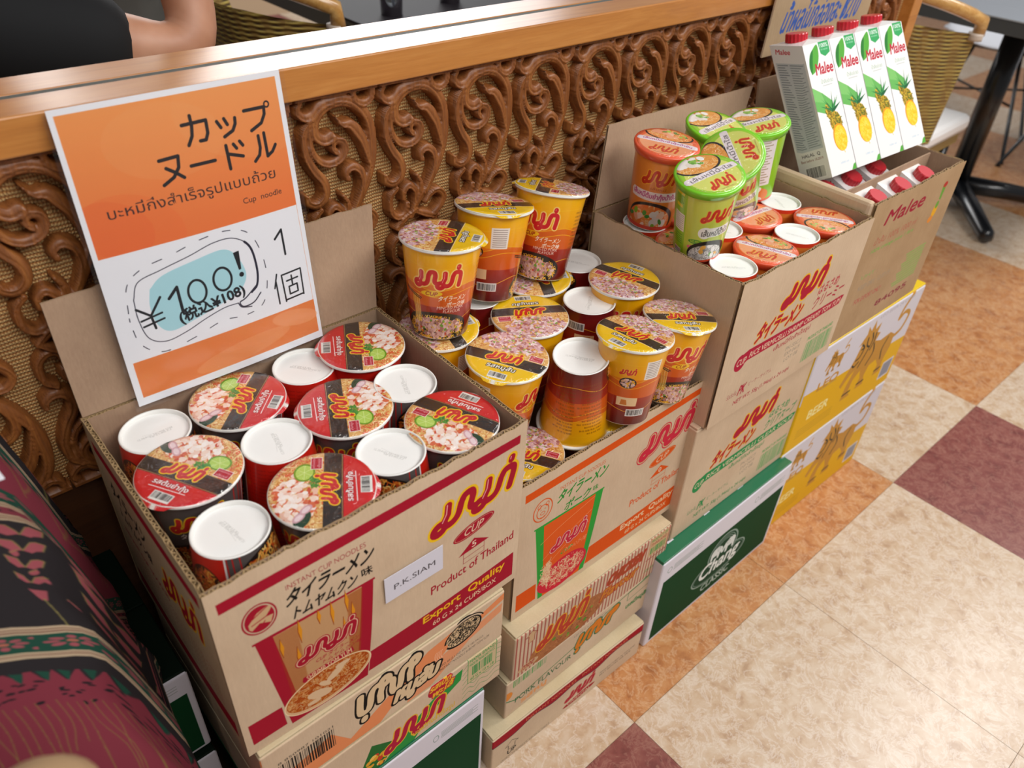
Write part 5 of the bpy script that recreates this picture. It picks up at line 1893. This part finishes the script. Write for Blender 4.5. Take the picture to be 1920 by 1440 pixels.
# ------------------------------------------------------------------ seating at the right and behind the partition
WICK = NT('woven_rattan')
v = WICK.coords((1, 1, 1))
a_ = WICK.n('TexWave', wave_type='BANDS', bands_direction='Z'); a_.inputs['Scale'].default_value = 30; a_.inputs['Distortion'].default_value = .6; WICK.l(v, a_.inputs['Vector'])
b_ = WICK.n('TexWave', wave_type='BANDS', bands_direction='Y'); b_.inputs['Scale'].default_value = 11; b_.inputs['Distortion'].default_value = .5; WICK.l(v, b_.inputs['Vector'])
c_ = WICK.n('TexChecker'); c_.inputs['Scale'].default_value = 1; c_.inputs['Color1'].default_value = (*s2l('#a88c48'), 1); c_.inputs['Color2'].default_value = (*s2l('#7c5c34'), 1)
WICK.l(WICK.coords((1, 24, 26), rot=(.12, 0, 0)), c_.inputs['Vector'])
nz_ = WICK.noise(WICK.coords((1, 30, 40)), 1, 2, .6)
cc = WICK.mix(nz_, '#8c6c3c', '#a89040')
cc = WICK.mix(.5, cc, c_.outputs['Color'])
cc = WICK.mix(b_.outputs['Fac'], cc, WICK.ramp(a_.outputs['Fac'], [(.25, '#4a341c'), (.7, '#c4ae5c')]))
WICK.bump(a_.outputs['Fac'], .8, .003)
MWICK = WICK.set(cc, .55, coat=.15)
CANE = wood('bent_cane', '#a8743c', '#c0904c', '#d8b478', 1.2, .3, .6, 1, .15)
CUSH = plain('white_seat_vinyl', '#eeecea', .35, coat=.3)
BLACK = plain('black_metal', '#101318', .3, coat=.4)
BTOP = plain('pale_table_top', '#9aa0a8', .18, coat=.5)
DTOP = plain('dark_table_top', '#1c161c', .6, spec=.2)
SHELL = plain('white_plastic_shell', '#d4d6dc', .3, coat=.3)

def wicker_chair(label, group=None):
    """built facing +x with its back at x=0; seat centre line y=0"""
    r = new_empty('rattan_chair')
    tag(r, label, 'chair', group)
    m = MB()
    nu, nv = 22, 14
    P = []
    for j in range(nv + 1):
        t = j / nv
        z = .44 + .345 * t
        half = .245 + .045 * t
        for i in range(nu + 1):
            s_ = -1 + 2 * i / nu
            bow = .17 * (abs(s_) ** 3.2)
            x = -.085 * t + bow
            zz = z - (.05 * max(0, abs(s_) - .55) ** 1.2 if j == nv else 0)
            P.append((x, s_ * half, zz))
    for side in (0, .010):
        b0 = [(x + side, y * (1 - side * .8), z) for x, y, z in P]
        fs = [(j * (nu + 1) + i, j * (nu + 1) + i + 1, (j + 1) * (nu + 1) + i + 1, (j + 1) * (nu + 1) + i) for j in range(nv) for i in range(nu)]
        m.add(b0, fs if side else [f[::-1] for f in fs])
    m.build('woven_back', MWICK, r, True)
    # bent cane top rail, rising in the middle
    pts = []
    for i in range(27):
        s_ = -1 + 2 * i / 26
        half = .290
        z = .800 + .065 * (1 - abs(s_) ** 3) ** .9 if abs(s_) < 1 else .80
        pts.append((-.085 + .17 * abs(s_) ** 3.2, s_ * half, z))
    pts = [(pts[0][0] + .004, pts[0][1], .765)] + pts + [(pts[-1][0] + .004, pts[-1][1], .765)]
    m = MB().tube(pts, .0165, 10)
    m.build('top_rail', CANE, r, True)
    for s_ in (-1, 1):
        MB().tube([(.085, s_ * .286, .752 + k * .006) for k in range(4)], .0195, 10).build('wrapping', plain('pale_binding', '#c0b0a0', .5) if s_ < 0 else bpy.data.materials['pale_binding'], r, True)
    cu = MB().box(.02, -.235, .40, .53, .235, .455).build('seat_cushion', CUSH, r, bevel=.018)
    MB().box(.0, -.225, .365, .50, .225, .399).build('seat_frame', MWICK, r, bevel=.006)
    for sx in (.03, .46):
        for sy in (-.205, .205):
            MB().tube([(sx, sy, 0), (sx, sy, .37)], .015, 10).build('leg', BLACK, r, True)
    return r
ch = wicker_chair('rattan chair with bent cane top rail and white seat at the end of the partition', 'rattan chairs')
ch.location = (2.185, .255, 0); ch.rotation_euler = (0, 0, d2r(2))
ch2 = copy_tree(ch)
tag(ch2, 'rattan chair behind the partition, beyond the seated person in black', 'chair', 'rattan chairs')
ch2.location = (.72, .98, 0); ch2.rotation_euler = (0, 0, d2r(0))
ch2.scale = (1, 1, 1.06)

def table(label, x0, x1, y0, y1, h, topm, off=0.0):
    r = new_empty('table', ((x0 + x1) / 2, (y0 + y1) / 2, 0))
    tag(r, label, 'table')
    w, d = (x1 - x0) / 2, (y1 - y0) / 2
    MB().box(-w, -d, h - .006, w, d, h).build('table_top', topm, r, bevel=.002)
    MB().box(-w + .002, -d + .002, h - .045, w - .002, d - .002, h - .0065).build('edge_band', plain('grey_edge', '#3c3e40', .5), r, bevel=.002)
    MB().tube([(off, 0, .06), (off, 0, h - .046)], .040, 20).build('post', BLACK, r, True)
    for k in range(4):
        a = d2r(-139 + 90 * k)
        ex, ey = .40 * math.cos(a), .40 * math.sin(a)
        MB().tube([(off, 0, .065), (off + ex * .5, ey * .5, .050), (off + ex * .96, ey * .96, .030), (off + ex, ey, .022)], [.036, .033, .028, .02], 12).build('foot', BLACK, r, True)
    return r
tb = table('square cafe table with pale top and black pedestal behind the rattan chair', 2.66, 3.50, -.40, .70, .75, BTOP, .11)
tb2 = table('dark table behind the partition', 1.02, 1.70, .86, 1.5, .74, DTOP)
tb3 = table('dark table next to the person in black', -.75, -.25, .70, 1.25, .72, DTOP)

def shell_chair(label, x, y, rz):
    r = new_empty('shell_chair', (x, y, 0), rz)
    tag(r, label, 'chair', 'white shell chairs')
    m = MB()
    nu, nv = 14, 16
    P = []
    for j in range(nv + 1):
        t = j / nv
        if t < .5:
            q = t / .5
            cx, cz = .20 - .40 * q, .445 - .015 * math.sin(math.pi * q)
        else:
            q = (t - .5) / .5
            cx, cz = -.20 - .10 * q - .03 * math.sin(q * 1.5), .445 + .36 * q
        wd = .225 * (1 - .25 * max(0, t - .75) / .25 - .25 * max(0, .12 - t) / .12)
        for i in range(nu + 1):
            s_ = -1 + 2 * i / nu
            up = .055 * s_ ** 2 * (1 if t < .5 else .5)
            P.append((cx + (.06 * s_ ** 2 if t > .5 else 0), s_ * wd, cz + up * (1.3 if .25 < t < .7 else .7)))
    fs = [(j * (nu + 1) + i, j * (nu + 1) + i + 1, (j + 1) * (nu + 1) + i + 1, (j + 1) * (nu + 1) + i) for j in range(nv) for i in range(nu)]
    m.add(P, fs)
    sh = m.build('seat_shell', SHELL, r, True)
    so = sh.modifiers.new('thick', 'SOLIDIFY'); so.thickness = .008
    for sx, sy in ((1, 1), (1, -1), (-1, 1), (-1, -1)):
        MB().tube([(.08 * sx, .10 * sy, .425), (.20 * sx, .21 * sy, .012), (.20 * sx, .21 * sy, .0)], [.008, .008, .013], 8).build('leg', BLACK, r, True)
    MB().tube([(.14 * a, .155 * b, .22) for a, b in ((1, 1), (-1, -1))], .005, 6).build('cross_wire', BLACK, r, True)
    MB().tube([(.14 * a, .155 * b, .232) for a, b in ((1, -1), (-1, 1))], .005, 6).build('cross_wire', BLACK, r, True)
    MB().box(-.10, -.12, .412, .10, .12, .426).build('seat_bracket', BLACK, r, bevel=.004)
    return r
s1 = shell_chair('white shell chair seen left of the black table post', 3.92, .42, d2r(190))
s2 = shell_chair('white shell chair seen right of the black table post', 3.86, -.08, d2r(165))

# drinking straws and glass on the dark table behind the partition
GL = NT('drinking_glass'); GL.set('#eef2f4', .05, trans=1.0); GL.b.inputs['IOR'].default_value = 1.45
for k, (x, y, c, lab) in enumerate(((1.14, .98, '#b8c0dc', 'glass with a pale blue straw on the dark table'), (1.36, 1.02, '#e8a8a8', 'glass with a pink straw on the dark table'))):
    g_ = new_empty('drinking_glass', (x, y, .7402))
    tag(g_, lab, 'glass')
    MB().lathe([(.001, .004), (.026, .004), (.030, .12), (.032, .12), (.028, 0), (.001, 0)], 28).build('glass_body', GL.m, g_, True)
    MB().tube([(.01, 0, .006), (-.016, .01, .21)], .003, 8).build('straw', plain('straw_%s' % ('blue', 'pink')[k], c, .4), g_, True)

# ------------------------------------------------------------------ seated people behind the partition
def skin_mesh(name, nodes, edges, mat, parent=None, sub=2, root=0):
    """nodes: (x, y, z, rx, ry)"""
    me = bpy.data.meshes.new(name)
    me.from_pydata([n_[:3] for n_ in nodes], edges, [])
    o = bpy.data.objects.new(name, me)
    COL.objects.link(o)
    sk = o.modifiers.new('skin', 'SKIN')
    sk.use_smooth_shade = True
    for i, n_ in enumerate(nodes):
        sv = me.skin_vertices[0].data[i]
        sv.radius = (n_[3], n_[4] if len(n_) > 4 else n_[3])
        sv.use_root = (i == root)
    ss = o.modifiers.new('sub', 'SUBSURF')
    ss.levels = ss.render_levels = sub
    dg = bpy.context.evaluated_depsgraph_get()
    ev = bpy.data.meshes.new_from_object(o.evaluated_get(dg))
    ev.name = name
    o.modifiers.clear()
    o.data = ev
    ev.materials.clear()
    ev.materials.append(mat)
    ev.polygons.foreach_set('use_smooth', np.full(len(ev.polygons), True))
    if parent:
        o.parent = parent
    return o
SKN = NT('skin')
f_ = SKN.noise(SKN.coords((1, 1, 1)), 14, 3, .6)
SKN.b.inputs['Subsurface Weight'].default_value = .08
MSK = SKN.set(SKN.ramp(f_, [(.3, '#b07a5c'), (.7, '#c8967a')]), .5)
HAIR = plain('black_hair', '#0c0a0a', .4)
def person(label, loc, rz, shirt_c, trouser_c, arm_pose):
    r = new_empty('person', loc, rz)
    tag(r, label, 'person')
    SH, TR = plain('shirt_cloth', shirt_c, .85), plain('trouser_cloth', trouser_c, .85)
    # facing +x, seat height .46
    N_ = [(0, 0, .56, .13, .15), (.0, 0, .70, .125, .15), (.0, 0, .85, .13, .16), (-.01, 0, .98, .10, .16), (0, 0, 1.07, .052, .055), (.02, 0, 1.13, .050, .052), (.03, 0, 1.20, .075, .085), (.03, 0, 1.30, .078, .092), (.02, 0, 1.37, .05, .055)]
    E_ = [(i, i + 1) for i in range(8)]
    def chain(st, pts):
        nonlocal N_, E_
        p = st
        for q in pts:
            N_.append(q)
            E_.append((p, len(N_) - 1))
            p = len(N_) - 1
        return p
    hands = []
    for sy in (-1, 1):
        ap = arm_pose[0 if sy < 0 else 1]
        e = chain(3, [(0, sy * .17, 1.00, .058), (*ap[0], .046), (*ap[1], .043), (*ap[2], .036), (*ap[3], .026)])
        hands.append((Vector(ap[2]), Vector(ap[3])))
        chain(0, [(.10, sy * .10, .53, .085), (.42, sy * .12, .52, .062), (.47, sy * .12, .46, .058), (.47, sy * .12, .12, .038), (.50, sy * .12, .045, .04), (.62, sy * .13, .03, .03)])
    body = skin_mesh('body', N_, E_, MSK, r)
    # shirt and trousers follow the body
    shN = [(0, 0, .58, .142, .162), (0, 0, .72, .140, .166), (0, 0, .86, .146, .175), (-.01, 0, .985, .115, .175), (0, 0, 1.035, .072, .08)]
    shE = [(0, 1), (1, 2), (2, 3), (3, 4)]
    for sy in (-1, 1):
        ap = arm_pose[0 if sy < 0 else 1]
        mid = Vector((0, sy * .17, 1.0)).lerp(Vector(ap[0]), 1.0 if sy < 0 else .6)
        b = len(shN)
        shN += [(0, sy * .17, 1.00, .076), (*mid, .072)]
        shE += [(3, b), (b, b + 1)]
    skin_mesh('shirt', shN, shE, SH, r)
    trN = [(0, 0, .555, .145, .165)]
    trE = []
    for sy in (-1, 1):
        b = len(trN)
        trN += [(.10, sy * .10, .53, .095), (.42, sy * .12, .525, .074), (.475, sy * .12, .46, .068), (.475, sy * .12, .12, .052)]
        trE += [(0, b), (b, b + 1), (b + 1, b + 2), (b + 2, b + 3)]
    skin_mesh('trousers', trN, trE, TR, r)
    # hands: palm and five fingers each
    for k, (w_, e_) in enumerate(hands):
        d = (e_ - w_).normalized()
        s_ = d.cross(Vector((1, 0, 0)))
        s_ = s_.normalized() if s_.length > .1 else Vector((0, 1, 0))
        up = s_.cross(d).normalized()
        hN = [(*w_, .024), (*(e_), .030, .018), (*(e_ + d * .045), .032, .014)]
        hE = [(0, 1), (1, 2)]
        for q, (off, ln) in enumerate(((-.027, .060), (-.009, .070), (.009, .066), (.027, .052))):
            b = len(hN)
            p0 = e_ + d * .052 + s_ * off
            hN += [(*p0, .009), (*(p0 + d * ln * .5 + up * .010), .0085), (*(p0 + d * ln * .85 + up * .026), .0075)]
            hE += [(2, b), (b, b + 1), (b + 1, b + 2)]
        b = len(hN)
        hN += [(*(e_ + s_ * -.032 + d * .01), .010), (*(e_ + s_ * -.055 + d * .035 + up * .008), .0095), (*(e_ + s_ * -.060 + d * .062 + up * .016), .008)]
        hE += [(1, b), (b, b + 1), (b + 1, b + 2)]
        skin_mesh('hand', hN, hE, MSK, r)
    # face and hair
    m = MB()
    for sy in (-1, 1):
        MB().tube([(.098, sy * .033, 1.285), (.108, sy * .033, 1.285)], [.013, .004], 12).build('eye', HAIR, r, True)
        MB().tube([(.03, sy * .088, 1.30), (.028, sy * .102, 1.285), (.030, sy * .094, 1.262)], [.010, .015, .008], 10).build('ear', MSK, r, True)
    MB().tube([(.100, 0, 1.285), (.122, 0, 1.250), (.112, 0, 1.240)], [.009, .015, .010], 10).build('nose', MSK, r, True)
    MB().tube([(.102, -.026, 1.212), (.112, 0, 1.215), (.102, .026, 1.212)], [.005, .008, .005], 8).build('mouth', plain('lips', '#9c5048', .5) if 'lips' not in bpy.data.materials else bpy.data.materials['lips'], r, True)
    skin_mesh('hair', [(-.01, 0, 1.25, .086, .092), (-.005, 0, 1.32, .094, .100), (.015, 0, 1.385, .075, .078)], [(0, 1), (1, 2)], HAIR, r)
    return r
poseA = (((.20, -.20, .955), (.275, -.215, .945), (.285, -.17, 1.08), (.26, -.12, 1.18)), ((.05, .22, .80), (.10, .25, .72), (.30, .20, .745), (.38, .17, .75)))
pA = person('person in a black T-shirt seated close behind the partition, bare elbow bent', (.075, .515, -.03), d2r(2), '#050609', '#0c1020', poseA)
poseB = (((.10, -.22, .80), (.16, -.24, .72), (.34, -.18, .745), (.42, -.15, .75)), ((.10, .22, .80), (.16, .24, .72), (.34, .18, .745), (.42, .15, .75)))
pB = person('person in a grey top and dark trousers seated beyond, left of the rattan chair', (.47, 1.05, .0), d2r(165), '#5c5c58', '#101a30', poseB)

# pair of benches the two people sit on
def stool(label, x, y):
    r = new_empty('stool', (x, y, 0))
    tag(r, label, 'stool')
    MB().box(-.17, -.17, .37, .17, .17, .40).build('seat', DTOP, r, bevel=.006)
    for a in (-.14, .14):
        for b in (-.14, .14):
            MB().tube([(a, b, 0), (a, b, .37)], .014, 8).build('leg', BLACK, r, True)
stool('dark stool under the person in black', .075, .515)
stool('dark stool under the person in the grey top', .47, 1.05)
fw_ = MB().box(-3.0, 6.30, 0, 8.5, 6.36, 2.9).build('wall_far', plain('far_wall_paint', '#4c443c', .8))
tag(fw_, 'dark far wall of the restaurant', None, None, 'structure')
